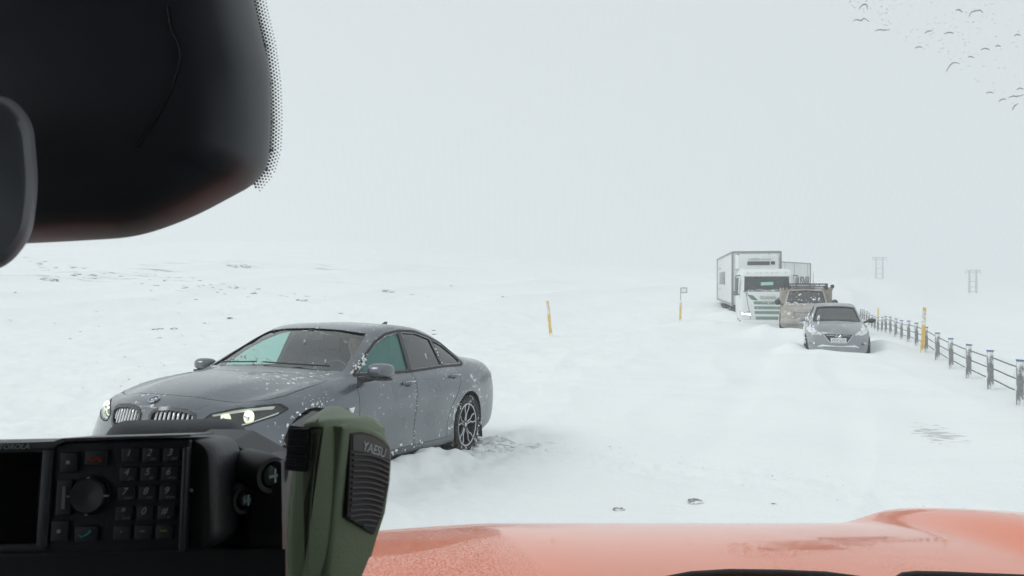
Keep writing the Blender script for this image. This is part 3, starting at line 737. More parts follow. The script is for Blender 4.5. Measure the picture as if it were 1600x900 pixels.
# ------------------------------------------------------------------ small silver hatchback, buried to the bumper
def hatchback():
    a = R(250)
    root = empty('parked_car', (10.08, 24.15, -.14), (0, 0, a), label='small silver grey hatchback facing us, sunk to its bumper in snow beside the cable barrier', cat='car')
    c0 = ([(0, 0)], [(-.68, .80), (-.60, 1.15), (-.30, 1.38), (.1, 1.46), (.7, 1.495), (1.2, 1.48), (1.55, 1.43), (2.45, 1.02), (2.55, .995), (2.9, .94), (3.15, .86), (3.28, .79), (3.33, .72)])
    c1 = ([(-.68, .34), (1, .36), (2.5, .38), (3.33, .24)], [(-.68, .79), (-.6, 1.13), (-.3, 1.365), (.1, 1.445), (.7, 1.48), (1.2, 1.465), (1.55, 1.415), (2.43, 1.01), (2.55, .985), (2.9, .93), (3.15, .85), (3.28, .78), (3.33, .71)])
    c2 = ([(-.68, .56), (0, .54), (.8, .545), (1.5, .55), (1.9, .60), (2.35, .655), (2.6, .65), (3.0, .58), (3.33, .44)], [(-.68, .77), (-.6, 1.08), (-.3, 1.30), (.1, 1.39), (.7, 1.43), (1.2, 1.42), (1.6, 1.34), (1.95, 1.16), (2.35, .985), (2.6, .96), (2.9, .915), (3.15, .83), (3.28, .765), (3.33, .69)])
    c3 = ([(-.68, .66), (0, .73), (1.5, .745), (2.4, .74), (2.8, .72), (3.1, .66), (3.33, .54)], [(-.68, .76), (-.5, 1.0), (0, 1.01), (1.0, .985), (2.0, .955), (2.5, .935), (2.9, .885), (3.15, .80), (3.33, .66)])
    c4 = ([(-.68, .72), (0, .80), (1.5, .81), (2.6, .815), (2.9, .80), (3.1, .76), (3.33, .66)], [(-.68, .72), (0, .88), (1.5, .86), (2.6, .82), (3.0, .76), (3.33, .58)])
    c5 = ([(-.68, .74), (0, .835), (1.5, .82), (2.6, .845), (3.0, .83), (3.33, .74)], [(-.68, .60), (0, .66), (2.6, .66), (3.33, .48)])
    c6 = ([(-.68, .74), (0, .83), (1.5, .81), (2.6, .845), (3.0, .835), (3.33, .75)], [(-.68, .42), (2.6, .42), (3.33, .36)])
    c7 = ([(-.68, .70), (0, .80), (2.6, .82), (3.33, .72)], [(-.68, .26), (0, .2), (2.6, .2), (3.33, .20)])
    c8 = ([(-.68, .6), (3.33, .6)], [(-.68, .2), (3.33, .17)]); c9 = ([(0, 0)], [(-.68, .18), (3.33, .15)])
    warp = [(-.68, -.16), (.2, -.06), (1.0, 0), (1.6, .1), (2.5, .2), (3.33, .42)]
    wf = roundpoly([(1.98, 1.0), (1.75, 1.16), (1.45, 1.33), (1.0, 1.40), (.98, 1.01)], .02); wr = roundpoly([(.90, 1.40), (.3, 1.37), (0, 1.30), (-.1, 1.10), (.2, 1.03), (.88, 1.02)], .03)
    wsc = roundpoly([(-.62, 1.0), (0, 1.04), (.62, 1.0), (.50, 1.37), (.3, 1.395), (0, 1.405), (-.3, 1.395), (-.50, 1.37)], .02)
    bk = roundpoly([(-.5, 1.10), (.5, 1.10), (.44, 1.34), (-.44, 1.34)], .03)
    body, pj = car_shell([c0, c1, c2, c3, c4, c5, c6, c7, c8, c9], (-.68, 3.33), warp, None, [3, 3, 4, 3, 3, 3, 3, 2, 2], SILVER,
        [cutcyl(x, .31, .345, q * .5 if q > 0 else -1.2, 1.2 if q > 0 else -.5) for x in (0, 2.57) for q in (1, -1)], (-.3, 2.3, .45),
        [cutprism(wf, -1, 1, 'Y'), cutprism(wr, -1, 1, 'Y'), cutprism(wsc, 1.2, 2.8, 'X'), cutprism(bk, -.9, .3, 'X')], wy=.85)
    link('body', body, root)
    def P(nm, poly, side, m, off=.003, th=.01, g=.06):
        mb = MB(); pj.patch(mb, poly, side, off, th, g); return mb.build(nm, m, root, 60)
    P('windshield', wsc, 'X', CARGLASS_FRONT, -.012, .004); P('rear_window', bk, '-X', CARGLASS_FRONT, -.012, .004)
    for s_ in ('Y', '-Y'): P('window', wf, s_, FROSTGLASS, -.012, .004); P('window', wr, s_, FROSTGLASS, -.012, .004)
    mb = MB(); pj.strip(mb, wsc, .025, 'X', .004, .01, True); mb.build('window_trim', BLACK, root)
    for q in (1, -1):
        hp = roundpoly([(.42 * q, .66), (.44 * q, .72), (.60 * q, .80), (.76 * q, .86), (.80 * q, .80), (.74 * q, .71), (.60 * q, .655)], .02)
        P('headlight', hp if q > 0 else hp[::-1], 'X', snow_on(mat('headlamp_clear', (.45, .46, .46), .2, coat=.5), .42, 8, soft=.15), .006, .02)
        fg = roundpoly([(.56 * q, .38), (.72 * q, .42), (.70 * q, .49), (.60 * q, .47)], .02); P('fog_lamp_recess', fg if q > 0 else fg[::-1], 'X', snow_on(mat('recess_grey', (.07, .07, .075), .6), .5, 12), .003, .01)
        mr = MB(); mr.ball((0, 0, 0), .1, sc3=(.7, 1.15, .68), n=3); mr.tube([(0, -.1 * q, -.02), (.03, -.22 * q, -.06)], .03, 8); mr.build('side_mirror', SILVER if q < 0 else DARK, root, 60, M=Matrix.Translation((1.93, .95 * q, 1.02)))
        for x in (0, 2.57): make_wheel(root, (x, .74 * q, .31), .31, .2, q, .19)
    P('grille', roundpoly([(-.36, .66), (-.33, .69), (0, .70), (.33, .69), (.36, .66), (.22, .47), (-.22, .47)], .03), 'X', mat('grille_black', (.022, .023, .025), .5), .004, .01)
    mb = MB(); pj.strip(mb, [(-.37, .67), (-.24, .49), (-.2, .455), (.2, .455), (.24, .49), (.37, .67)], .022, 'X', .012, .02); pj.strip(mb, [(-.30, .655), (-.12, .66), (-.06, .63), (0, .655), (.06, .63), (.12, .66), (.30, .655)], .014, 'X', .018, .02); mb.build('grille_trim', snow_on(mat('dull_chrome', (.5, .51, .52), .4, metal=.6), .52, 15), root)
    h0, n0 = pj.hit(0, .645, 'X'); T = Matrix.Translation(h0 + Vector((.03, 0, 0))) ; mb = MB(); mb.lathe([(.055, 0), (.064, .008), (.073, 0), (.064, -.01)], 28, T, 'X'); mb.tube([(0, -.06, .02), (0, -.03, 0), (0, 0, -.03), (0, .03, 0), (0, .06, .02)], .007, 6, T); mb.build('emblem', CHROME, root)
    pl = empty('number_plate', (h0.x + .045, 0, .535), parent=root)
    mb = MB(); mb.box((0, 0, 0), (.012, .40, .125), bev=.004); mb.build('plate_base', WHITEP, pl)
    TM = Matrix.Translation((.0075, 0, 0)) @ Matrix.Rotation(R(90), 4, 'Z') @ Matrix.Rotation(R(90), 4, 'X')
    text_mb('ZEX·L71', .10, TM, .001, width=.34).build('plate_letters', mat('plate_ink', (.03, .05, .12), .5), pl, 0)
    P('snow_ledge', roundpoly([(-.55, .33), (.55, .33), (.42, .40), (.1, .375), (-.1, .375), (-.42, .40)], .03), 'X', SNOWM, .012, .02)
    mb = MB(); mb.box((2.05, 0, .83), (.5, 1.3, .28), bev=.08); mb.lathe([(.18 + .013 * math.cos(k * math.pi / 4), .013 * math.sin(k * math.pi / 4)) for k in range(9)], 28, Matrix.Translation((1.62, .35, .93)) @ Matrix.Rotation(R(-25), 4, 'Y'), 'X'); mb.build('dashboard', INTER, root)
    for y in (.34, -.34): seat(root, 1.15, y, .50, INTER)
    mb = MB(); mb.box((.25, 0, .6), (.45, 1.2, .2), bev=.06); mb.box((.0, 0, .88), (.15, 1.2, .5), bev=.06); mb.build('rear_bench', INTER, root)
    mb = MB(); mb.box((1.62, 0, 1.36), (.06, .26, .07), bev=.02); mb.ball((1.66, 0, 1.385), .05, sc3=(1, 2.2, .6)); mb.build('inside_mirror', BLACK, root)
    mb = MB()
    for ya, yb in ((.55, -.02), (-.05, -.6)):
        mb.tube([pj.hit(ya + (yb - ya) * k / 6, 1.035 + .012 * math.sin(k / 6 * 3.14), 'X')[0] + Vector((.012, 0, .006)) for k in range(7)], .007, 6)
    mb.build('wiper', BLACK, root)
    rr = random.Random(5); mb = MB()
    for k in range(70):
        h0, n0 = pj.hit(rr.uniform(-.2, 2.9), rr.uniform(.35, 1.15), '-Y')
        if h0 is not None: mb.ball(h0, rr.uniform(.03, .085), n=2, sc3=(1.3, .35, 1), jit=.5, seed=k)
    for q in (-1, 1):
        for k in range(12):
            h0, n0 = pj.hit(q * rr.uniform(.6, .8), rr.uniform(.66, .9), 'X')
            if h0 is not None: mb.ball(h0 + Vector((-.01, 0, 0)), rr.uniform(.025, .055), n=2, sc3=(.4, 1, 1), jit=.5, seed=k)
    o = mb.build('snow_crust', SNOWM, root, 60); o['kind'] = 'stuff'
    return root

# ------------------------------------------------------------------ beige jeep with camper box and roof rack
def jeep():
    root = empty('off_road_vehicle', (12.42, 32.5, -.12), (0, 0, R(249.5)), label='beige off-road vehicle with a roof rack and camper box, half hidden behind the silver hatchback', cat='off-road vehicle')
    c0 = ([(0, 0)], [(-1.0, 1.20), (-.95, 1.80), (-.5, 1.84), (1.0, 1.86), (1.7, 1.83), (1.95, 1.78), (2.52, 1.27), (2.6, 1.235), (3.2, 1.20), (3.5, 1.14), (3.60, 1.06)])
    c1 = ([(-1, .4), (3.6, .36)], [(-1.0, 1.19), (-.95, 1.79), (-.5, 1.83), (1.0, 1.85), (1.7, 1.82), (1.95, 1.765), (2.5, 1.265), (2.6, 1.225), (3.2, 1.19), (3.5, 1.13), (3.6, 1.05)])
    c2 = ([(-1, .66), (1, .66), (1.9, .66), (2.5, .74), (3.2, .72), (3.6, .60)], [(-1.0, 1.18), (-.95, 1.76), (-.5, 1.79), (1.0, 1.80), (1.7, 1.77), (2.0, 1.68), (2.45, 1.25), (2.6, 1.21), (3.2, 1.18), (3.5, 1.11), (3.6, 1.02)])
    c3 = ([(-1, .80), (1, .82), (2.5, .83), (3.2, .80), (3.6, .68)], [(-1, 1.15), (1, 1.16), (2.5, 1.16), (3.2, 1.13), (3.6, .96)])
    c4 = ([(-1, .88), (1, .90), (2.6, .92), (3.3, .90), (3.6, .80)], [(-1, 1.05), (1, 1.06), (3.2, 1.02), (3.6, .84)])
    c5 = ([(-1, .90), (1, .93), (2.85, .97), (3.4, .95), (3.6, .88)], [(-1, .8), (3.6, .70)]); c6 = ([(-1, .88), (1, .92), (2.85, .97), (3.6, .90)], [(-1, .5), (3.6, .50)])
    c7 = ([(-1, .82), (3.6, .85)], [(-1, .34), (3.6, .36)]); c8 = ([(0, 0)], [(-1, .3), (3.6, .3)])
    warp = [(-1, -.05), (1, 0), (2.5, .12), (3.6, .22)]
    wf = [(2.1, 1.22), (1.8, 1.62), (1.75, 1.70), (1.05, 1.72), (1.05, 1.20)]; wr = [(.95, 1.72), (.1, 1.72), (.1, 1.2), (.95, 1.2)]
    wsc = roundpoly([(-.70, 1.27), (0, 1.29), (.70, 1.27), (.60, 1.72), (0, 1.755), (-.60, 1.72)], .04)
    body, pj = car_shell([c0, c1, c2, c3, c4, c5, c6, c7, c8], (-1.0, 3.6), warp, None, [2, 3, 4, 3, 3, 3, 2, 2], BEIGE,
        [cutcyl(x, .45, .50, .55 if q > 0 else -1.3, 1.3 if q > 0 else -.55) for x in (-.02, 2.85) for q in (1, -1)], (-.5, 2.4, .6), [cutprism(wf, -1.2, 1.2, 'Y'), cutprism(wr, -1.2, 1.2, 'Y'), cutprism(wsc, 1.6, 2.9, 'X')], ds=.06)
    link('body', body, root)
    def P(nm, poly, side, m, off=.003, th=.01, g=.08):
        mb = MB(); pj.patch(mb, poly, side, off, th, g); return mb.build(nm, m, root, 60)
    P('windshield', wsc, 'X', FROSTGLASS, -.01, .004)
    for s_ in ('Y', '-Y'): P('window', wf, s_, CARGLASS_DARK, -.01, .004); P('window', wr, s_, CARGLASS_DARK, -.01, .004)
    mb = MB(); pj.strip(mb, wsc, .03, 'X', .004, .01, True); mb.build('window_trim', BLACK, root)
    for q in (1, -1):
        hp = roundpoly([(.50 * q, .84), (.52 * q, .98), (.82 * q, 1.02), (.84 * q, .86)], .03); P('headlight', hp if q > 0 else hp[::-1], 'X', snow_on(mat('headlamp_dull', (.34, .33, .31), .25, coat=.4), .50, 10, soft=.08), .008, .02)
        mr = MB(); mr.ball((0, 0, 0), .12, sc3=(.6, 1.0, 1.0), n=3); mr.tube([(0, -.08 * q, -.05), (.03, -.2 * q, -.1)], .03, 8); mr.build('side_mirror', DARK, root, 60, M=Matrix.Translation((2.12, 1.06 * q, 1.30)))
        for x in (-.02, 2.85): make_wheel(root, (x, .82 * q, .44), .44, .22, q, .30)
    P('grille', roundpoly([(-.44, .84), (-.44, .98), (.44, .98), (.44, .84)], .03), 'X', mat('grille_black', (.03, .03, .03), .5), .004, .01)
    mb = MB()
    for z in (.87, .915, .96): pj.strip(mb, [(-.42, z), (0, z), (.42, z)], .018, 'X', .016, .02)
    mb.build('grille_bars', snow_on(mat('dull_chrome', (.5, .51, .52), .4, metal=.6), .52, 15), root)
    mb = MB(); mb.box((3.60, 0, .60), (.24, 1.85, .22), bev=.07); mb.box((3.72, 0, .62), (.02, .9, .10), bev=.01); mb.build('bumper', BEIGE, root)
    pl = empty('number_plate', (3.74, 0, .60), parent=root); mb = MB(); mb.box((0, 0, 0), (.012, .46, .11), bev=.003); mb.build('plate_base', SNOWDIRT, pl)
    mb = MB(); mb.box((-.35, 0, 1.22), (2.1, 2.04, 1.32), bev=.06); mb.build('camper_box', BEIGE, root)
    rk = empty('roof_rack', (0, 0, 0), parent=root)
    mb = MB()
    for q in (1, -1): mb.tube([(.1, .80 * q, 2.02), (1.75, .80 * q, 2.02)], .025, 8); mb.tube([(.1, .80 * q, 1.93), (1.75, .80 * q, 1.93)], .02, 8)
    for x in (.1, .65, 1.2, 1.75): mb.tube([(x, -.8, 1.93), (x, .8, 1.93)], .02, 8)
    mb.tube([(1.75, -.8, 2.02), (1.75, .8, 2.02)], .025, 8); mb.tube([(.1, -.8, 2.02), (.1, .8, 2.02)], .025, 8)
    for x in (.1, .9, 1.75):
        for q in (1, -1): mb.tube([(x, .8 * q, 1.78), (x, .8 * q, 2.02)], .02, 8)
    for y in (-.35, .15, .5): mb.tube([(1.75, y, 1.93), (1.75, y, 2.02)], .015, 6)
    mb.build('rack_frame', BLACK, rk)
    for q, yy in ((1, .98), (-1, -.90), (1, .72), (-1, -.62)):
        mb = MB(); T = Matrix.Translation((1.86, yy, 1.93 if abs(yy) > .8 else 1.90)) @ Matrix.Rotation(R(25 * q), 4, 'X'); mb.lathe([(.001, -.06), (.05, -.05), (.075, 0), (.075, .04), (.066, .045), (.001, .04)], 20, T, 'X'); mb.tube([(0, 0, -.07), (-.05, -.08 * q, -.14)], .012, 6, T); mb.build('work_lamp', DARK, rk, 50)
    mb = MB(); mb.box((.9, -.1, 1.99), (1.4, 1.0, .10), bev=.05); mb.build('snow_load', SNOWM, rk, 60)
    mb = MB(); mb.tube([(1.5, .28, 1.84), (1.45, .28, 2.5)], [.012, .004], 6); mb.build('antenna', BLACK, root)
    mb = MB(); mb.tube([(3.0, -.55, 1.2), (3.0, -.55, 1.33)], .01, 6)
    mb = MB(); mb.box((2.1, 0, 1.05), (.5, 1.4, .35), bev=.08); mb.build('dashboard', INTER, root)
    for y in (.38, -.38): seat(root, 1.25, y, .72, INTER)
    rr = random.Random(8); mb = MB()
    for k in range(34):
        h0, n0 = pj.hit(rr.uniform(-.9, .9), rr.choice([rr.uniform(.55, .75), rr.uniform(1.2, 1.29)]), 'X')
        if h0 is not None: mb.ball(h0 + Vector((-.01, 0, 0)), rr.uniform(.02, .055), n=2, sc3=(.4, 1.5, .6), jit=.9, seed=k * 1.3)
    o = mb.build('snow_crust', SNOWM, root, 60); o['kind'] = 'stuff'

# ------------------------------------------------------------------ white lorry and box trailer
def lorry():
    root = empty('lorry', (11.95, 36.0, -.45), (0, 0, R(-11.8)), label='white lorry with green grille panels and a refrigerated box, headlights on, behind the snowdrift', cat='lorry')
    LW = snow_on(mat('lorry_white', (.74, .77, .765), .4, coat=.3, var=.03, nscale=2), .60, 5, 30, soft=.1)
    GREEN = snow_on(mat('lorry_green', (.07, .20, .12), .4, coat=.3), .58, 12, soft=.08)
    cab = MB(); L = []
    for z, y0, wd in ((.62, .06, 1.20), (.75, .0, 1.245), (1.3, .01, 1.25), (1.9, .05, 1.25), (2.05, .07, 1.25), (2.72, .17, 1.22), (2.86, .22, 1.20), (2.98, .42, 1.14), (3.06, .75, 1.05)):
        P = roundpoly([(-wd, 2.2), (-wd, y0, .26), (wd, y0, .26), (wd, 2.2)], .04, 6)
        bow = [(x, y - .06 * (1 - (x / wd) ** 2) * (1 if y < 1 else 0)) for x, y in P]
        L.append([Vector((x, y, z)) for x, y in bow])
    cab.loops(L); cm = cab.mesh('cab', [LW, BLACK], 40); pj = Proj(cm)
    link('cab', cm, root, 40)
    # local frame: front faces -Y, so outlines are projected from -Y as (x, z)
    def P(nm, poly, m, off=.006, th=.012, g=.15, par=root, side='-Y'):
        mb = MB(); pj.patch(mb, roundpoly(poly, .03), side, off, th, g); return mb.build(nm, m, par, 50)
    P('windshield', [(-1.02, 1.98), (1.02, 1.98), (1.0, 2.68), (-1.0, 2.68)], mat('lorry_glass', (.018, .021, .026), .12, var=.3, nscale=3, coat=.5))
    P('dash_clutter', [(-.85, 1.99), (.75, 1.99), (.78, 2.07), (.3, 2.09), (.05, 2.05), (-.3, 2.10), (-.6, 2.06), (-.85, 2.08)], snow_on(mat('clutter_grey', (.16, .17, .17), .8), .50, 9, soft=.08), .010, .01)
    P('sun_visor', [(-1.05, 2.70), (1.05, 2.70), (1.03, 2.82), (-1.03, 2.82)], LW, .08, .08)
    sg = P('route_sign', [(-.27, 2.26), (.30, 2.28), (.30, 2.44), (-.27, 2.42)], mat('pale_green_card', (.22, .55, .42), .6), .012, .006)
    TX = lambda x, y, z: Matrix.Translation((x, y, z)) @ Matrix.Rotation(R(90), 4, 'X')
    text_mb('SENDING', .13, TX(.015, -.035 + .075, 2.345), .004, width=.46).build('sign_letters', mat('sign_ink', (.9, .95, .93), .6), sg, 0)
    for q in (1, -1):
        P('green_corner', [(.95 * q, 1.92), (.70 * q, 1.60), (.40 * q, 1.55), (.48 * q, 1.66), (.62 * q, 1.80), (.85 * q, 1.84)][::q], GREEN)
        P('headlight', [(.70 * q, .84), (1.14 * q, .90), (1.16 * q, .99), (.74 * q, .97)][::q], mat('lit_lorry_lamp', (.9, .9, .9), .3, emit=(1, .99, .97), es=.9), .015, .03)
        P('headlamp_housing', [(.66 * q, .80), (1.20 * q, .86), (1.22 * q, 1.08), (.72 * q, 1.06)][::q], snow_on(mat('lamp_grey', (.35, .37, .37), .4), .5, 9, soft=.1), .004)
        mb = MB(); pj.strip(mb, [(.93 * q, 1.92), (.88 * q, 1.5), (.80 * q, 1.1), (.74 * q, .7)], .02, '-Y', .006, .01); pj.strip(mb, [(.84 * q, 1.9), (1.08 * q, 2.0)], .02, '-Y', .006, .01); mb.build('panel_seam', DARK, root)
        # mirrors on arms
        mb = MB(); mb.box((1.36 * q, .12, 2.32), (.16, .14, .62), bev=.05); mb.box((1.40 * q, .12, 1.90), (.22, .14, .22), bev=.05); mb.tube([(1.2 * q, .25, 2.75), (1.38 * q, .14, 2.72), (1.42 * q, .12, 2.6)], .03, 8); mb.tube([(1.2 * q, .25, 1.85), (1.4 * q, .14, 1.82)], .03, 8)
        mb.build('wing_mirror', mat('mirror_shell_grey', (.16, .18, .175), .5), root, 50)
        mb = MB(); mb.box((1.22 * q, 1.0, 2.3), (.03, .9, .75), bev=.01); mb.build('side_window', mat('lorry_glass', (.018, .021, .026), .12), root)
        make_wheel(root, (1.08 * q, 1.35, .50), .50, .29, 1, .30).rotation_euler = (0, 0, R(-90) if q > 0 else R(90))
    for k, (z, wd) in enumerate(((1.45, .58), (1.22, .56), (1.00, .54), (.74, .50))):
        P('grille_panel', [(-wd, z - .07), (wd, z - .07), (wd + .02, z + .07), (-wd - .02, z + .07)], snow_on(mat('grille_green_grey', (.17, .26, .215), .5), .62, 6, soft=.2), .006, .02)
    text_mb('SCANIA', .20, TX(.05, -.035, 1.70), .012, width=.72).build('cab_letters', mat('snowy_letter', (.33, .35, .36), .4, metal=.4), root, 0)
    text_mb('SCANIA', .06, TX(0, -.078, 1.47), .006, width=.42).build('grille_letters', WHITEP, root, 0)
    mb = MB(); mb.box((0, .20, .52), (2.3, .5, .26), bev=.08); mb.build('bumper', LW, root)
    for x in (-.85, -.45, -.25, .0, .25, .45, .85):
        mb = MB(); mb.box((x, .12, 2.88), (.10, .08, .04), bev=.01); mb.build('roof_marker_lamp', mat('lens_white', (.7, .7, .68), .3), root)
    mb = MB()
    for k in range(6): mb.ball((-.9 + k * .36, .1, 2.0), .06, sc3=(2.2, .4, .5), jit=.4, seed=k)
    o = mb.build('snow_crust', SNOWM, root, 60); o['kind'] = 'stuff'
    # chassis, rear wheels
    mb = MB(); [mb.box((x, 9.5, .95), (.10, 15.5, .25), bev=.01) for x in (-.4, .4)]; [mb.box((0, y, .95), (.9, .1, .2)) for y in (3, 6, 9, 12, 15)]; mb.box((1.05, 5, .75), (.6, 1.6, .6), bev=.06); mb.box((-1.05, 5, .75), (.6, 1.6, .6), bev=.06); mb.build('chassis', DARK, root)
    for y in (4.0, 12.2, 13.5, 14.8):
        for q in (1, -1): make_wheel(root, (1.02 * q, y, .50), .50, .29, 1, .34).rotation_euler = (0, 0, R(-90) if q > 0 else R(90))
    # box
    bx = empty('cargo_box', (-.04, 0, 0), parent=root); bx.scale = (.965, 1, 1)
    PANEL = snow_on(mat('box_panel', (.70, .715, .70), .55, coat=.1, var=.05, nscale=1.2), .60, 3, 20, soft=.15)
    TRIM = mat('aluminium_trim', (.28, .29, .30), .45, metal=.4)
    mb = MB(); mb.box((0, 11.1, 2.60), (2.5, 13.7, 2.78), bev=.03); mb.build('box_walls', PANEL, bx)
    mb = MB()
    for x in (-1.26, 1.26):
        mb.box((x, 4.25, 2.6), (.09, .09, 2.86), bev=.015); mb.box((x, 17.95, 2.6), (.09, .09, 2.86), bev=.015); mb.box((x, 11.1, 4.0), (.08, 13.6, .08)); mb.box((x, 11.1, 1.22), (.08, 13.6, .12))
    mb.box((0, 4.25, 4.0), (2.43, .09, .10), bev=.015); mb.box((0, 17.95, 4.0), (2.43, .09, .10)); mb.build('corner_frame', TRIM, bx)
    mb = MB(); L = []
    for y, k in ((4.22, 1), (3.85, .97), (3.70, .88)): L.append([Vector((x * k * .98, y, 3.47 + z * .42 * (.95 if k < .9 else 1))) for x, z in roundpoly([(-1.15, -1), (1.15, -1), (1.15, 1), (-1.15, 1)], .25)])
    mb.loops(L); mb.build('cooling_unit', LW, bx)
    mb = MB(); mb.box((.05, 3.685, 3.40), (1.15, .03, .19), bev=.008); [mb.box((.05, 3.67, 3.33 + k * .035), (1.1, .02, .008)) for k in range(5)]; mb.build('cooling_grille', mat('fan_grille_brown', (.10, .085, .07), .6), bx)
    for x in (.78,): mb = MB(); mb.box((x, 3.685, 3.41), (.2, .03, .17), bev=.01); mb.build('cooling_vent', DARK, bx)
    text_mb('CARRIER', .13, TX(-.18, 3.66, 3.60), .004, width=.58).build('unit_letters', mat('letter_grey', (.25, .27, .27), .6), bx, 0)
    text_mb('transicold', .09, TX(.42, 3.66, 3.61), .004, width=.52).build('unit_letters', mat('letter_dark', (.10, .11, .11), .6), bx, 0)
    mb = MB()
    for x, r_ in ((-1.0, .05), (-.3, .03), (.1, .03), (.6, .05)): mb.ball((x, 3.72, 3.86), r_, sc3=(1.5, .5, .7))
    mb.build('marker_lamp', TRIM, bx)
    # lettering on the side that faces the left of the photograph
    TS = Matrix.Translation((-1.262, 12.6, 2.62)) @ Matrix.Rotation(R(-90), 4, 'Z') @ Matrix.Rotation(R(90), 4, 'X')
    text_mb('LAUSNIR', 1.1, TS, .004, width=5.6, bold=.02).build('side_letters', mat('faded_letter', (.30, .31, .31), .6), bx, 0)
    mb = MB(); mb.box((-1.27, 15.5, 3.3), (.02, 2.4, .05)); mb.box((-1.27, 15.5, 1.95), (.02, 2.4, .05)); mb.build('side_rail', TRIM, bx)
    # second box: trailer standing askew behind
    t = empty('box_trailer', (18.3 - .99, 56.9 + .80, -.45), (0, 0, R(-39)), label='white box trailer with dark lettering on its side, standing askew behind the lorry', cat='trailer')
    mb = MB(); mb.box((0, 5.9, 2.60), (2.5, 11.6, 2.78), bev=.03); mb.build('box_walls', PANEL, t)
    mb = MB()
    for x in (-1.26, 1.26):
        for y in (.12, 11.68): mb.box((x, y, 2.6), (.09, .09, 2.86), bev=.015)
        mb.box((x, 5.9, 4.0), (.08, 11.6, .08)); mb.box((x, 5.9, 1.22), (.08, 11.6, .12))
        for y in (5.5, 7.7, 10.9): mb.box((x * .998, y, 2.6), (.02, .04, 2.7))
    mb.build('corner_frame', TRIM, t)
    TS = Matrix.Translation((1.262, 7.9, 2.42)) @ Matrix.Rotation(R(90), 4, 'Z') @ Matrix.Rotation(R(90), 4, 'X')
    text_mb('FLUTNINGALAUSNIR', 1.15, TS @ Matrix.Translation((-1.45, 0, 0)), .01, width=10.0, bold=.02).build('side_letters', mat('letter_black', (.018, .019, .02), .6), t, 0)
    mb = MB(); [mb.box((x, 6, .95), (.10, 11.5, .25), bev=.01) for x in (-.4, .4)]; [mb.box((0, y, .95), (.9, .1, .2)) for y in (.6, 3, 6, 9, 11)]; mb.build('chassis', DARK, t)
    for y in (7.5, 8.8, 10.1):
        for q in (1, -1): make_wheel(t, (1.02 * q, y, .50), .50, .29, 1, .34, spokes=None).rotation_euler = (0, 0, R(-90) if q > 0 else R(90))

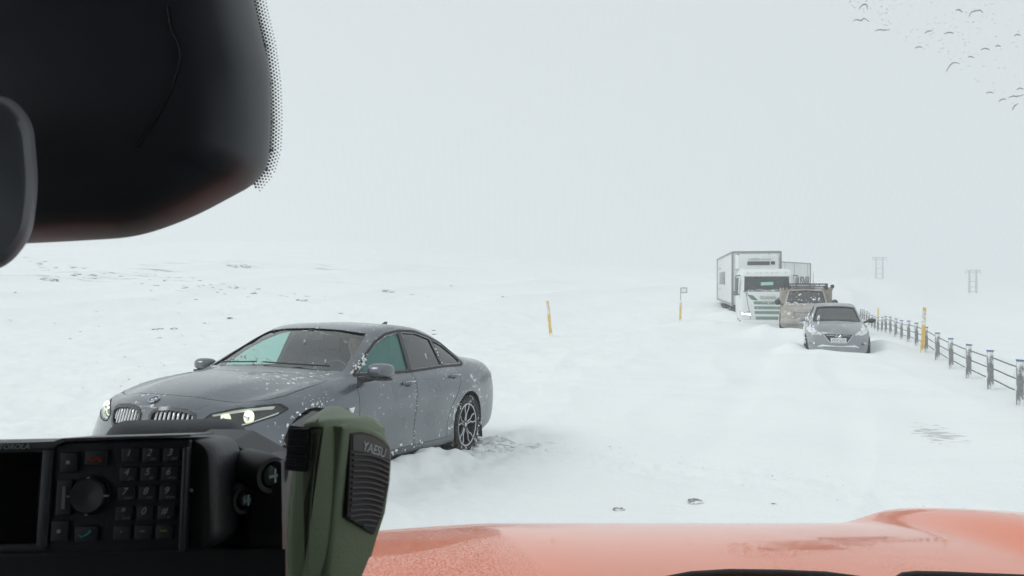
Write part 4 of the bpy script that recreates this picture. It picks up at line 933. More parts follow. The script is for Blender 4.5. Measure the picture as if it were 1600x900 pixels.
# ------------------------------------------------------------------ terrain
def sst(a, b, x):
    t = min(1, max(0, (x - a) / (b - a))); return t * t * (3 - 2 * t)
HCREST = pchip([(-70, 9), (-40, 10.5), (-33, 11.5), (-23, 14.2), (-16, 15.2), (-11, 14.6), (-5, 11.6), (0, 9.4), (8, 6.5), (17, 4.4), (26, 2.0), (31, -2.6), (40, -3.2), (70, -3)])
BUMPS = []   # (x, y, rx, ry, h, azimuth)
def zat(X, Y):
    r = math.hypot(X, Y); az = math.degrees(math.atan2(X, Y)) if Y > 0 or abs(X) > 1e-6 else 0
    if abs(az) > 90: az = math.copysign(180 - abs(az), az); back = 1
    q = X * .932 - Y * .363                               # metres to the right of the road's middle
    p = max(0.0, r - 34) / 226
    H = HCREST(az)
    if az > 24 and Y > 0:
        p2 = sst(25, 250, r); z = H * p2
        if r > 240: z += (r - 240) * (.0075 + .0006 * (az - 28) * (az > 28))
    else:
        z = H * (p if p < 1 else 1 - .5 * sst(1.0, 1.7, p))
        if r > 420: z += (r - 420) * .05 * sst(-4, 12, az) 
    # embankment: shoulder beyond the barrier
    z -= .75 * sst(3.5, 7.5, q) * (1 - sst(120, 220, r))
    if Y > 0: z -= .62 * sst(26, 47, r) * (1 - sst(70, 120, r)) * sst(20.5, 23.5, az)
    # hummocks growing with distance
    a = min(1.0, max(0, (r - 12) / 60))
    z += a * .55 * noise.noise(Vector((X * .035, Y * .05, 1.3))) + a * .22 * noise.noise(Vector((X * .12, Y * .16, 4.1)))
    # sastrugi and soft drifts
    u = X * .93 - Y * .36; v = X * .36 + Y * .93
    z += .075 * noise.noise(Vector((u * .35, v * .22, 7.7))) + .035 * noise.noise(Vector((u * .9, v * .5, 2.2))) + .03 * max(0, 1 - 3 * abs(noise.noise(Vector((u * .5, v * .16, 8.8))))) ** 2
    lft = 1 - sst(-6, -2.0, q)
    if lft > 0 and r < 260:
        rg = 1 - abs(noise.noise(Vector((u * .10, v * .035, 5.5)))) * 2
        z += lft * sst(14, 40, r) * (1 - sst(160, 260, r)) * .34 * max(0, rg) ** 3
    # churned snow trailing off behind the sedan's rear wheel and the vague ruts of the lane
    if 0 < Y < 16 and abs(X) < 9:
        dl = abs((Y - 9.0) + .42 * (X + .4)); ch = (1 - sst(.15, .75, dl)) * sst(-1.2, -.3, X) * (1 - sst(2.0, 5.5, X))
        z += ch * (.05 * noise.noise(Vector((X * 3.3, Y * 4.1, 2.9))) + .045 * abs(noise.noise(Vector((X * 7.5, Y * 8, 6.1)))) - .02)
    if r < 40: z -= .035 * math.exp(-((q + 1.1) / .32) ** 2) * sst(3, 9, r) + .03 * math.exp(-((q - .55) / .32) ** 2) * sst(3, 9, r)
    z += lft * (.06 * noise.noise(Vector((X * 1.6, Y * 2.3, 9.1))) + .045 * abs(noise.noise(Vector((X * 4.5, Y * 5.5, 3.1))))) * (1 - sst(30, 70, r))
    # old bank line running across the left field
    if az < 5 and 45 < r < 150:
        bl = 62 + (az + 35) * 1.1
        z += .55 * sst(bl, bl + 3.5, r) * (1 - sst(bl + 6, bl + 40, r)) * (1 - sst(-12, 2, az))
    for bx, by, rx, ry, h, ba in BUMPS:
        dx, dy = X - bx, Y - by; c, s = math.cos(ba), math.sin(ba)
        a_, b_ = (dx * c - dy * s) / rx, (dx * s + dy * c) / ry; d = a_ * a_ + b_ * b_
        if d < 9: z += h * math.exp(-d * 1.2) * (1 + .25 * noise.noise(Vector((X * 1.3, Y * 1.3, bx))))
    # under the grey sedan the snow climbs towards its nose
    lx = (X + 1.369) * -.3666 + (Y - 9.17) * -.9304; ly = (X + 1.369) * .9304 + (Y - 9.17) * -.3666
    lx, ly = (X + 1.369) * math.cos(R(248.494)) + (Y - 9.17) * math.sin(R(248.494)), -(X + 1.369) * math.sin(R(248.494)) + (Y - 9.17) * math.cos(R(248.494))
    d = math.hypot(max(0, -1.2 - lx, lx - 4.0), max(0, abs(ly) - 1.0))
    if d < 1.6:
        k = 1 - sst(0, 1.6, d); pl = .013 + math.tan(R(4.8)) * lx + .035 + (.13 * sst(.45, .75, lx) * (1 - sst(2.3, 2.6, lx)) + .07 * sst(-.35, -.55, lx)) * math.exp(-((abs(ly) - 1.0) / .22) ** 2) * (1 + .6 * noise.noise(Vector((X * 4, Y * 4, 1.9))))
        rough = .07 * abs(noise.noise(Vector((X * 3.1, Y * 3.3, .3)))) + .035 * noise.noise(Vector((X * 9, Y * 9, .9)))
        z = z * (1 - k) + (pl + rough * (1 - sst(.0, .3, -abs(ly) + 1.0) * .5)) * k
    # the ground falls away under the parked rescue vehicle
    return z
BUMPS += [(8.6, 33.0, 2.2, 1.3, .36, R(10)), (11.0, 38.8, 1.3, 2.2, .42, R(12)), (3.2, 15.5, 2.6, 1.1, .10, R(25)), (6.2, 13.2, 2.2, .8, .07, R(15)), (-1.5, 15.0, 2.4, .9, .12, R(30)), (1.2, 20, 3.5, 1.2, .14, R(12)), (12.4, 37.2, 3.2, 2.5, -.25, R(8)),
          (7.0, 19.6, 1.6, 1.0, .10, 0), (8.2, 19.35, 1.2, .45, .06, R(20)), (10.3, 20.9, .8, .8, .14, R(20)), (8.75, 20.2, 1.3, .55, .19, R(20)), (8.15, 22.3, .45, 2.0, .22, R(20)), (11.2, 23.2, .6, 1.8, .22, R(20)), (9.0, 20.3, 1.2, .4, .05, R(20)),
          (11.2, 27.6, 2.4, .8, .33, R(20)), (9.9, 29.8, .8, 2.2, .35, R(20)), (10.9, 22.4, .8, 1.2, .15, R(20)),
          (-.15, 9.6, .5, .35, .10, 0), (.35, 9.3, .5, .25, .06, 0), (3.5, 12.5, 1.8, .8, .07, R(30)), (5.2, 8.2, 2.0, .6, .05, R(20))]

def ground():
    rs = [.0, 1.0, 2.0]; r = 3.0
    while r < 1500: rs.append(r); r *= 1.0155 if r > 22 else 1.0115
    az = []; a = -46.0
    while a <= 46: az.append(a); a += .22
    a = 46.5
    while a < 313.8: az.append(a); a += 2.4
    n = len(az); vs = [Vector((0, 0, zat(0, .01)))]; fs = []
    for rr in rs[1:]:
        for a in az: X, Y = rr * math.sin(R(a)), rr * math.cos(R(a)); vs.append(Vector((X, Y, zat(X, Y))))
    for i in range(len(rs) - 1):
        for j in range(n):
            j2 = (j + 1) % n
            if i == 0: fs.append((0, 1 + j, 1 + j2))
            else: b = 1 + (i - 1) * n; fs.append((b + j, b + j2, b + n + j2, b + n + j))
    me = bpy.data.meshes.new('ground'); me.from_pydata([tuple(v) for v in vs], [], fs)
    m = bpy.data.materials.new('snow_field'); m.use_nodes = True; nn = m.node_tree.nodes; l = m.node_tree.links; b = nn['Principled BSDF']
    b.inputs['Roughness'].default_value = .8; b.inputs['Specular IOR Level'].default_value = .25
    tc = nn.new('ShaderNodeTexCoord')
    def nz(scale, det, st=(1, 1, 1), rot=0):
        mp = nn.new('ShaderNodeMapping'); mp.inputs['Scale'].default_value = st; mp.inputs['Rotation'].default_value = (0, 0, rot); l.new(tc.outputs['Object'], mp.inputs['Vector'])
        q = nn.new('ShaderNodeTexNoise'); q.inputs['Scale'].default_value = scale; q.inputs['Detail'].default_value = det; l.new(mp.outputs['Vector'], q.inputs['Vector']); return q
    def mth(op, a, b_):
        q = nn.new('ShaderNodeMath'); q.operation = op
        for i, v in enumerate((a, b_)):
            if isinstance(v, (int, float)): q.inputs[i].default_value = v
            else: l.new(v, q.inputs[i])
        return q.outputs[0]
    def rng(v, a, b_, c=0.0, d=1.0):
        q = nn.new('ShaderNodeMapRange'); q.inputs['From Min'].default_value = a; q.inputs['From Max'].default_value = b_; q.inputs['To Min'].default_value = c; q.inputs['To Max'].default_value = d; l.new(v, q.inputs['Value']); return q.outputs[0]
    # bare stony streaks showing through on the wind-scoured left field
    sp = nn.new('ShaderNodeSeparateXYZ'); l.new(tc.outputs['Object'], sp.inputs[0])
    streak = nz(.55, 9, (.22, 1.25, 1), R(-12)); big = nz(.035, 3); fine = nz(3.2, 6, (.5, 1, 1))
    leftm = rng(mth('ADD', sp.outputs['X'], mth('MULTIPLY', sp.outputs['Y'], -.02)), -4, -14); far = mth('MULTIPLY', rng(sp.outputs['Y'], 24, 34), rng(sp.outputs['Y'], 260, 150))
    band = mth('MULTIPLY', rng(sp.outputs['Y'], 40, 56), rng(sp.outputs['Y'], 100, 72))
    v = mth('ADD', mth('ADD', streak.outputs['Fac'], mth('MULTIPLY', fine.outputs['Fac'], .28)), mth('ADD', mth('MULTIPLY', big.outputs['Fac'], .25), mth('MULTIPLY', band, .035)))
    msk = mth('MULTIPLY', rng(v, .925, 1.02), mth('MULTIPLY', leftm, far))
    # a scraped patch of icy asphalt near the barrier
    def patch(cx, cy, rx, ry, rot, th):
        mp = nn.new('ShaderNodeMapping'); mp.vector_type = 'TEXTURE'; mp.inputs['Location'].default_value = (cx, cy, 0); mp.inputs['Rotation'].default_value = (0, 0, rot); mp.inputs['Scale'].default_value = (rx, ry, 1e3)
        l.new(tc.outputs['Object'], mp.inputs['Vector']); ln = nn.new('ShaderNodeVectorMath'); ln.operation = 'LENGTH'; l.new(mp.outputs['Vector'], ln.inputs[0])
        q = nz(5.5, 8, (1, 2.6, 1), R(25))
        return rng(mth('SUBTRACT', q.outputs['Fac'], mth('MULTIPLY', ln.outputs['Value'], .22)), th, th + .10)
    g1 = G(1467, 675, 0); g2 = G(770, 700, 0)
    p1 = mth('MULTIPLY', patch(g1.x, g1.y, .26, .62, R(-14), .33), .5); p2 = mth('MULTIPLY', patch(g2.x, g2.y, .9, .22, R(8), .40), .6)
    msk = mth('MAXIMUM', mth('MULTIPLY', msk, .75), mth('MAXIMUM', p1, p2))
    rock = nz(1.5, 5); rc = nn.new('ShaderNodeMix'); rc.data_type = 'RGBA'; rc.inputs['A'].default_value = (.20, .20, .20, 1); rc.inputs['B'].default_value = (.36, .36, .36, 1); l.new(rock.outputs['Fac'], rc.inputs['Factor'])
    snv = nz(.5, 4); sc_ = nn.new('ShaderNodeMix'); sc_.data_type = 'RGBA'; sc_.inputs['A'].default_value = (.83, .865, .87, 1); sc_.inputs['B'].default_value = (.90, .925, .92, 1); l.new(snv.outputs['Fac'], sc_.inputs['Factor'])
    mx_ = nn.new('ShaderNodeMix'); mx_.data_type = 'RGBA'; l.new(msk, mx_.inputs['Factor']); l.new(sc_.outputs['Result'], mx_.inputs['A']); l.new(rc.outputs['Result'], mx_.inputs['B']); l.new(mx_.outputs['Result'], b.inputs['Base Color'])
    b1 = nz(1.2, 6, (.6, 1.3, 1), R(-20)); b2 = nz(14, 5); bp = nn.new('ShaderNodeBump'); bp.inputs['Strength'].default_value = .6; bp.inputs['Distance'].default_value = .08
    l.new(mth('ADD', b1.outputs['Fac'], mth('MULTIPLY', b2.outputs['Fac'], .22)), bp.inputs['Height']); l.new(bp.outputs['Normal'], b.inputs['Normal'])
    me.materials.append(m); finish(me, 180, False)
    o = bpy.data.objects.new('ground', me); COL.objects.link(o); o['kind'] = 'structure'

# ------------------------------------------------------------------ roadside things
def barrier():
    fx = lambda k: (8.08 + .78 * k, 12.2 + 2.0 * k)
    root = empty('cable_barrier', (*fx(0), zat(*fx(0))), label='cable barrier of grey posts with three steel cables along the right road edge', cat='barrier')
    ox, oy, oz = root.location
    WOOD = snow_on(mat('weathered_post', (.21, .215, .22), .8, var=.35, nscale=18, bump=.4, bscale=60), .47, 7, 30, (1, 1, .5), .12)
    CAP = mat('blue_post_cap', (.10, .16, .30), .5, var=.3, nscale=20)
    STEEL = mat('galvanised_cable', (.16, .165, .17), .5, metal=.4)
    rr = random.Random(4); heads = []
    base = None
    for k in range(-2, 21):
        x, y = fx(k); z = zat(x, y); tx, ty = rr.uniform(-.03, .03), rr.uniform(-.03, .03)
        if base is None:
            mb = MB(); mb.box((0, 0, .22), (.090, .10, .96), bev=.010); base = mb.mesh('post', WOOD, 30)
            mb = MB(); mb.box((0, 0, .712), (.104, .114, .03), bev=.01); capm = mb.mesh('post_cap', CAP, 30)
            mb = MB(); mb.box((.035, .02, .722), (.10, .10, .04), bev=.018)
            for i in range(9): mb.ball((-.072, rr.uniform(-.06, .06), rr.uniform(.0, .6)), .022, sc3=(.3, 1, 2.0), jit=.5, seed=i)
            snm = mb.mesh('snow_cap', SNOWM, 60)
        o = bpy.data.objects.new('post', base); COL.objects.link(o); o.parent = root; o.location = (x - ox, y - oy, z - oz); o.rotation_euler = (tx, ty, R(-21.3) + rr.uniform(-.08, .08))
        for nm, mm in (('post_cap', capm), ('snow_cap', snm)):
            c = bpy.data.objects.new(nm, mm); COL.objects.link(c); c.parent = o
            if nm == 'snow_cap': c.rotation_euler = (0, 0, rr.choice((0, .02)))
        heads.append((x, y, z))
    for h in (.57, .37, .17):
        mb = MB(); pts = []
        for i, (x, y, z) in enumerate(heads):
            pts.append((x - ox + .065, y - oy - .03, z - oz + h))
            if i < len(heads) - 1: x2, y2, z2 = heads[i + 1]; pts.append(((x + x2) / 2 - ox + .065, (y + y2) / 2 - oy - .03, (z + z2) / 2 - oz + h - .008))
        mb.tube(pts, .0125, 6); mb.build('cable', STEEL, root, 180)

def stick(px, py, h, tilt, label, Y=None, lean=0.0):
    p = G(px, py, 0)
    for _ in range(4): p = G(px, py, zat(p.x, p.y))
    YEL = snow_on(mat('yellow_stick', (.66, .45, .09), .5, var=.1), .50, 6, 20, (1, 1, .35), .06)
    r = empty('road_marker', p, (0, tilt, R(-20)), label=label, cat='marker post', group='yellow marker posts along the road')
    mb = MB(); mb.loops([[Vector((x * (.055 - .004 * k), y * (.035 - .003 * k), z)) for x, y in ((-1, -1), (.9, -1), (1, .2), (.2, 1), (-.9, 1))] for k, z in enumerate((-.3, h * .5, h))]); mb.build('post', YEL, r, 30)
    mb = MB(); mb.box((0, -.036, h * .86), (.075, .008, h * .15), bev=.002); mb.build('reflector_band', snow_on(mat('pale_reflector', (.50, .40, .30), .3), .5, 20), r)
    mb = MB(); mb.box((-.012, 0, h + .02), (.07, .06, .04), bev=.018); mb.box((-.052, -.0, h * .72), (.022, .05, h * .45), bev=.01); o = mb.build('snow_cap', SNOWM, r, 60)

def pylon(px, top, bot, Y, label):
    b = W(px, bot, Y); t = W(px, top, Y); h = t.z - b.z; z0 = zat(b.x, b.y); h = t.z - z0
    ST = mat('pylon_steel', (.10, .105, .11), .6, metal=.3)
    r = empty('power_pylon', (b.x, b.y, z0), (0, 0, R(-8)), label=label, cat='pylon', group='lattice pylons in the haze')
    hw = h * .14
    for q in (-1, 1):
        mb = MB()
        for dx in (-.22, .22):
            for dy in (-.22, .22): mb.tube([(q * hw + dx, dy, -.5), (q * hw + dx * .6, dy * .6, h)], .09, 4)
        n = 9
        for k in range(n):
            za, zb = h * k / n, h * (k + 1) / n
            mb.tube([(q * hw - .2, -.2, za), (q * hw + .2, -.2, zb)], .035, 4)
        mb.build('tower_leg', ST, r)
    mb = MB()
    for z in (h * .995, h * .91): mb.tube([(-hw * 2.3, 0, z), (hw * 2.3, 0, z)], .12, 4)
    for k in range(10): x = -hw * 2.3 + hw * .46 * k; mb.tube([(x, 0, h * .91), (x + hw * .46, 0, h * .995)], .03, 4)
    mb.build('cross_arm', ST, r)
    mb = MB()
    for z in (h * .06, h * .26, h * .50): mb.tube([(-hw, 0, z), (hw, 0, z)], .12, 4)
    mb.tube([(-hw, 0, h * .5), (0, 0, h * .72), (hw, 0, h * .5)], .05, 4); mb.tube([(-hw, 0, h * .91), (0, 0, h * .72), (hw, 0, h * .91)], .05, 4)
    mb.build('cross_brace', ST, r)
    for q in (-2.2, 0, 2.2):
        mb = MB(); mb.tube([(hw * q, 0, h * .90), (hw * q, 0, h * .80)], .06, 6); mb.build('insulator', ST, r)

def sign():
    Y = 58; b = W(1066, 470, Y); z0 = zat(b.x, b.y); top = W(1066, 449, Y).z
    r = empty('road_sign', (b.x, b.y, z0), (0, 0, R(-14)), label='small square road sign on a thin post, faint in the haze left of the lorry', cat='road sign')
    m = mat('sign_grey', (.38, .39, .40), .5); hh = top - z0
    mb = MB(); mb.tube([(-.12, 0, -.3), (-.12, 0, hh)], .035, 8); mb.build('post', m, r)
    mb = MB(); s_ = .24
    for c, d in (((.12, -.05, hh - .04), (.5, .03, .08)), ((.12, -.05, hh - .40), (.5, .03, .08)), ((-.1, -.05, hh - .22), (.08, .03, .28)), ((.34, -.05, hh - .22), (.08, .03, .28))): mb.box(c, d)
    mb.build('sign_border', m, r)
    mb = MB(); mb.box((.12, -.035, hh - .22), (.48, .012, .42)); mb.build('sign_plate', SNOWM, r)

def rocks():
    RK = snow_on(mat('lava_rock', (.17, .17, .165), .9, var=.3, nscale=6, bump=.6, bscale=12), .50, 5, 18, soft=.04)
    L = [(605, 457, .42, 1.6, 'grey boulder poking out of the snowy slope above the sedan roof'), (250, 516, .30, 2.2, 'flat dark rock slab breaking the snow left of the sedan'), (272, 514, .20, 1.3, 'angular rock at the right end of the flat dark slab'),
         (318, 526, .14, 1.5, 'small bent rock below the flat dark slab'), (364, 499, .28, 2.0, 'thin rock edge in the snow above the sedan windscreen'), (318, 506, .16, 1.6, 'small rock ridge right of the flat dark slab'),
         (70, 438, .8, 2.6, 'long low rock near the black mirror on the left slope'), (240, 380, 1.3, 1.5, 'lone rock high on the hillside below the mirror housing'), (365, 418, 1.0, 1.2, 'left rock of a pair high on the hillside'), (383, 419, 1.1, 1.2, 'right rock of a pair high on the hillside'),
         (468, 470, .45, 2.2, 'low rock streak on the slope behind the sedan roof'), (508, 470, .3, 1.8, 'tiny low rock right of the streak behind the sedan roof'), (643, 461, .25, 2.2, 'thin rock line right of the boulder'), (788, 466, .25, 2.0, 'thin rock line left of the leaning yellow post'),
         (110, 530, .10, 1.4, 'small stone in the snow at the far left'), (276, 489, .16, 1.2, 'pebble-like stone on the slope above the flat slab'), (686, 394, .9, 1.6, 'small rock at the foot of the hill crest')]
    for i, (px, py, s_, asp, lb) in enumerate(L):
        p = None; d = 12.0
        while d < 400:          # march the sight line to the terrain
            q = W(px, py, d)
            if q.z < zat(q.x, q.y): p = q; break
            d *= 1.01
        if p is None: continue
        k = d / 40 * (1.0 if i < 3 else .55) if i not in (7, 8, 9) else .8
        mb = MB(); rr = random.Random(i)
        for j in range(4):
            mb.ball((rr.uniform(-.9, .9) * s_ * asp * .5, rr.uniform(-.4, .4) * s_, rr.uniform(-.15, .05) * s_), s_ * rr.uniform(.35, .6), n=2, sc3=(asp * .8, .8, .55), jit=.9, seed=i * 7 + j)
        o = mb.build('rock', RK, None, 25); o.location = (p.x, p.y, zat(p.x, p.y) - .03 * s_); o.rotation_euler = (0, 0, rr.uniform(-.3, .3)); o.scale = (k, k, k) if k > .6 else (.6, .6, .6)
        tag(o, lb, 'rock', 'rocks poking out of the snow')
    # many little stones and stems
    mb = MB(); rr = random.Random(21)
    def drop(px, py, s_):
        d = 8.0
        while d < 300:
            q = W(px, py, d)
            if q.z < zat(q.x, q.y):
                mb.ball((q.x, q.y, zat(q.x, q.y)), s_ * (d / 40 if d > 40 else 1), n=1, sc3=(2.2, 1, .4), jit=.9, seed=rr.random() * 99); return
            d *= 1.012
    for k in range(60): t = rr.random(); drop(30 + 470 * t, 408 + 62 * t + rr.gauss(0, 4), rr.uniform(.02, .08))
    for k in range(40): t = rr.random(); drop(60 + 330 * t, 420 + 40 * t + rr.gauss(0, 6), rr.uniform(.02, .09))
    for k in range(22): drop(rr.uniform(100, 340), rr.uniform(560, 615), rr.uniform(.006, .018))
    for k in range(40): drop(rr.uniform(0, 760), rr.uniform(440, 540), rr.uniform(.015, .06))
    for k in range(26): drop(rr.uniform(640, 1560), rr.uniform(545, 790), rr.uniform(.002, .006))
    o = mb.build('scattered_stones', RK, None, 0); o['kind'] = 'stuff'
    # clods of dirty snow in the foreground
    for px, py, s_, lb in ((1085, 786, .055, 'grey-white clod of dirty snow lying alone in the foreground'), (966, 797, .035, 'small crumbled clod of snow left of the dirty clod'), (1210, 788, .018, 'tiny dark clod right of the dirty clod above the red hood')):
        p = G(px, py, 0); p = G(px, py, zat(p.x, p.y)); q = MB()
        for j in range(9): q.ball((rr.uniform(-1, 1) * s_, rr.uniform(-.6, .6) * s_, rr.uniform(0, .3) * s_), s_ * rr.uniform(.25, .6), n=3, sc3=(1.3, 1, .6), jit=.9, seed=j + px)
        o = q.build('snow_clod', SNOWDIRT, None, 30); o.location = (p.x, p.y, zat(p.x, p.y)); tag(o, lb, 'snow clod')
    # kicked-up crumbs round the sedan
    mb = MB()
    for k in range(130):
        if k % 2: x, y = rr.gauss(-.3, .45), 9.15 + rr.gauss(0, .22)
        else: t = rr.random(); x, y = -2.6 + 2.4 * t + rr.gauss(0, .1), 6.9 + 2.1 * t - abs(rr.gauss(0, .35)) + .2
        s_ = rr.uniform(.008, .035) * (1.5 if k % 9 == 0 else 1); mb.ball((x, y, zat(x, y) + s_ * .05), s_, n=2, sc3=(1.4, 1.1, .6), jit=.8, seed=k)
    for k in range(120):
        t = rr.random(); x, y = rr.uniform(.4, 4.5), 0; y = 9.2 - x * .55 + rr.gauss(0, .5); s_ = rr.uniform(.003, .009); mb.ball((x, y, zat(x, y) + s_ * .3), s_, n=1, jit=.8, seed=k)
    o = mb.build('snow_crumbs', mat('crumb_snow', (.82, .85, .86), .9, var=.03), None, 180); o['kind'] = 'stuff'

# ------------------------------------------------------------------ our own vehicle and what is in its cab
def own_vehicle():
    root = empty('rescue_vehicle', (0, 1.0, 0), label='red vehicle we sit in, its glossy snow-lit hood across the bottom edge', cat='vehicle')
    O = Matrix.Translation((0, -1.0, 0))
    # hood: lengthwise convex, crease at the left, raised shoulder at the right
    def hz(X, Y):
        t = Y - 1.1; z = 1.579 - .12 * t - .1276 * t * t
        if Y > 1.88: z -= 2.2 * (Y - 1.88) ** 2
        z += .036 * sst(.80, .955, X) * (1 if X < .955 else 1 - .35 * sst(.95, 1.25, X))
        cr = .10 - .20 * (Y - 1.1)
        if X < cr: z -= .055 * (cr - X) * (1 + .8 * (cr - X))
        z -= 1.2 * max(0, X - 1.28) ** 2
        return z
    xs = [-1.45 + k * .025 for k in range(int(2.95 / .025) + 1)]; ys = [.98 + .02 * k for k in range(64)]
    mb = MB(); vs = [O @ Vector((x, y, hz(x, y))) for y in ys for x in xs]; nx = len(xs)
    mb.add(vs, [(j * nx + i, j * nx + i + 1, (j + 1) * nx + i + 1, (j + 1) * nx + i) for j in range(len(ys) - 1) for i in range(nx - 1)])
    RED = mat('red_paint', (.86, .18, .05), .30, coat=.75, spec=.1, var=.05, nscale=3, coatior=1.45)
    n = RED.node_tree.nodes; l = RED.node_tree.links; b = n['Principled BSDF']; tc = n.new('ShaderNodeTexCoord')
    vo = n.new('ShaderNodeTexVoronoi'); vo.inputs['Scale'].default_value = 210; vo.inputs['Randomness'].default_value = 1; l.new(tc.outputs['Object'], vo.inputs['Vector'])
    dr = n.new('ShaderNodeMapRange'); dr.inputs['From Min'].default_value = .12; dr.inputs['From Max'].default_value = .5; dr.inputs['To Min'].default_value = 1; dr.inputs['To Max'].default_value = 0; l.new(vo.outputs['Distance'], dr.inputs['Value'])
    sp = n.new('ShaderNodeSeparateXYZ'); l.new(tc.outputs['Object'], sp.inputs[0])
    def mth(op, a, b_):
        q = n.new('ShaderNodeMath'); q.operation = op
        for i, v in enumerate((a, b_)):
            if isinstance(v, (int, float)): q.inputs[i].default_value = v
            else: l.new(v, q.inputs[i])
        return q.outputs[0]
    def rng(v, a, b_):
        q = n.new('ShaderNodeMapRange'); q.inputs['From Min'].default_value = a; q.inputs['From Max'].default_value = b_; l.new(v, q.inputs['Value']); return q.outputs[0]
    left = rng(mth('ADD', sp.outputs['X'], mth('MULTIPLY', sp.outputs['Y'], .20)), .085, .065)
    nz = n.new('ShaderNodeTexNoise'); nz.inputs['Scale'].default_value = 9; l.new(tc.outputs['Object'], nz.inputs['Vector'])
    mid = mth('MULTIPLY', mth('MULTIPLY', rng(sp.outputs['X'], .28, .40), rng(sp.outputs['X'], .74, .60)), mth('MULTIPLY', rng(sp.outputs['Y'], .36, .30), rng(nz.outputs['Fac'], .40, .55)))
    m_ = mth('MAXIMUM', left, mid)
    bp = n.new('ShaderNodeBump'); bp.inputs['Distance'].default_value = .0011; bp.inputs['Strength'].default_value = .8; l.new(mth('MULTIPLY', dr.outputs['Result'], m_), bp.inputs['Height']); l.new(bp.outputs['Normal'], b.inputs['Coat Normal']); l.new(bp.outputs['Normal'], b.inputs['Normal'])
    mb.build('hood', RED, root, 180)
    # nose, wings, bumper below the hood
    mb = MB(); mb.box((.0, .62, .95), (2.5, .5, .75), bev=.10); mb.box((0, .2, .95), (2.6, 1.0, .55), bev=.08); mb.build('front_end', RED, root)
    mb = MB(); mb.box((0, .98, .62), (2.5, .28, .3), bev=.08); mb.build('bumper', DARK, root)
    # windscreen
    gm = bpy.data.materials.new('laminated_windscreen'); gm.use_nodes = True; gn = gm.node_tree.nodes; gl = gm.node_tree.links
    gn.remove(gn['Principled BSDF']); tr = gn.new('ShaderNodeBsdfTransparent'); gg = gn.new('ShaderNodeBsdfGlossy'); gg.inputs['Roughness'].default_value = .02; mxx = gn.new('ShaderNodeMixShader'); mxx.inputs[0].default_value = .012
    wv = gn.new('ShaderNodeTexWave'); wv.bands_direction = 'X'; wv.inputs['Scale'].default_value = 62; wv.inputs['Distortion'].default_value = .6; wv.inputs['Detail'].default_value = 1
    t2 = gn.new('ShaderNodeTexCoord'); gl.new(t2.outputs['Object'], wv.inputs['Vector'])
    rm = gn.new('ShaderNodeMix'); rm.data_type = 'RGBA'; rm.inputs['A'].default_value = (.986, .992, .990, 1); rm.inputs['B'].default_value = (.980, .986, .984, 1); gl.new(wv.outputs['Fac'], rm.inputs['Factor']); gl.new(rm.outputs['Result'], tr.inputs['Color'])
    gl.new(tr.outputs[0], mxx.inputs[1]); gl.new(gg.outputs[0], mxx.inputs[2]); gl.new(mxx.outputs[0], gn['Material Output'].inputs['Surface'])
    GY = lambda z: .95 - .75 * (z - 1.55)
    mb = MB(); V = []
    for k in range(13):
        for i in range(25):
            x = -1.15 + 2.3 * i / 24 + .0; z = 1.52 + .95 * k / 12; V.append(O @ Vector((x, GY(z) - .05 * x * x, z)))
    mb.add(V, [(k * 25 + i, k * 25 + i + 1, (k + 1) * 25 + i + 1, (k + 1) * 25 + i) for k in range(12) for i in range(24)]); wsd = mb.build('windshield', gm, root, 180)
    # dotted frit band beside the sensor housing, printed on the glass
    fr = MB(); path = [(398, -40), (410, 20), (422, 70), (430, 130), (432, 190), (430, 235), (420, 268), (398, 294)]
    def onglass(px, py):
        d = .3
        for _ in range(30):
            p = W(px, py, d); d += (GY(p.z) - .05 * p.x * p.x - p.y) * .6
        return W(px, py, d - .003)
    P = [Vector(p) for p in path]; row = 0
    tot = [0]
    for i in range(1, len(P)): tot.append(tot[-1] + (P[i] - P[i - 1]).length)
    step = 5.6
    for q in range(6):
        s_ = (q % 2) * step / 2
        while s_ < tot[-1]:
            i = max(j for j in range(len(tot)) if tot[j] <= s_); i = min(i, len(P) - 2); t = (s_ - tot[i]) / (tot[i + 1] - tot[i]); c = P[i].lerp(P[i + 1], t); d = (P[i + 1] - P[i]).normalized(); nn = Vector((d.y, -d.x))
            if nn.x < 0: nn = -nn
            c = c + nn * (q * 4.2 - 12.5); r_ = (3.3, 2.9, 2.4, 2.0, 1.6, 1.2)[q]
            ctr = onglass(c.x, c.y); ux = onglass(c.x + r_, c.y) - ctr; uy = onglass(c.x, c.y + r_) - ctr
            fr.add([O @ (ctr + ux * math.cos(a * math.pi / 3) + uy * math.sin(a * math.pi / 3)) for a in range(6)], [tuple(range(6))]); s_ += step
    fr.build('frit_dots', mat('ceramic_black', (.012, .010, .010), .6), wsd, 0, False)
    # roof, pillars, dashboard and rear of the cab keep the daylight out
    LIN = mat('headliner', (.09, .09, .095), .95)
    mb = MB(); mb.box((0, -.75, 2.50), (2.5, 2.5, .06), O, .02); mb.box((0, .28, 2.47), (2.4, .10, .10), O, .03); mb.build('roof', LIN, root)
    mb = MB()
    for q in (-1, 1): mb.tube([O @ Vector((1.22 * q, .92, 1.50)), O @ Vector((1.18 * q, .22, 2.48))], .05, 8)
    mb.build('windscreen_pillar', DARK, root)
    mb = MB(); mb.box((0, -1.9, 1.6), (2.5, .08, 1.9), O); [mb.box((1.24 * q, -.9, 1.20), (.06, 2.2, .95), O) for q in (-1, 1)]; [mb.box((1.24 * q, -1.5, 2.1), (.06, .9, .85), O) for q in (-1, 1)]; mb.box((0, -.6, .72), (2.5, 2.7, .06), O); mb.build('cab_shell', LIN, root)
    SOFT = mat('soft_dash', (.055, .057, .062), .8, var=.06, bump=.15, bscale=260)
    mb = MB(); L = []
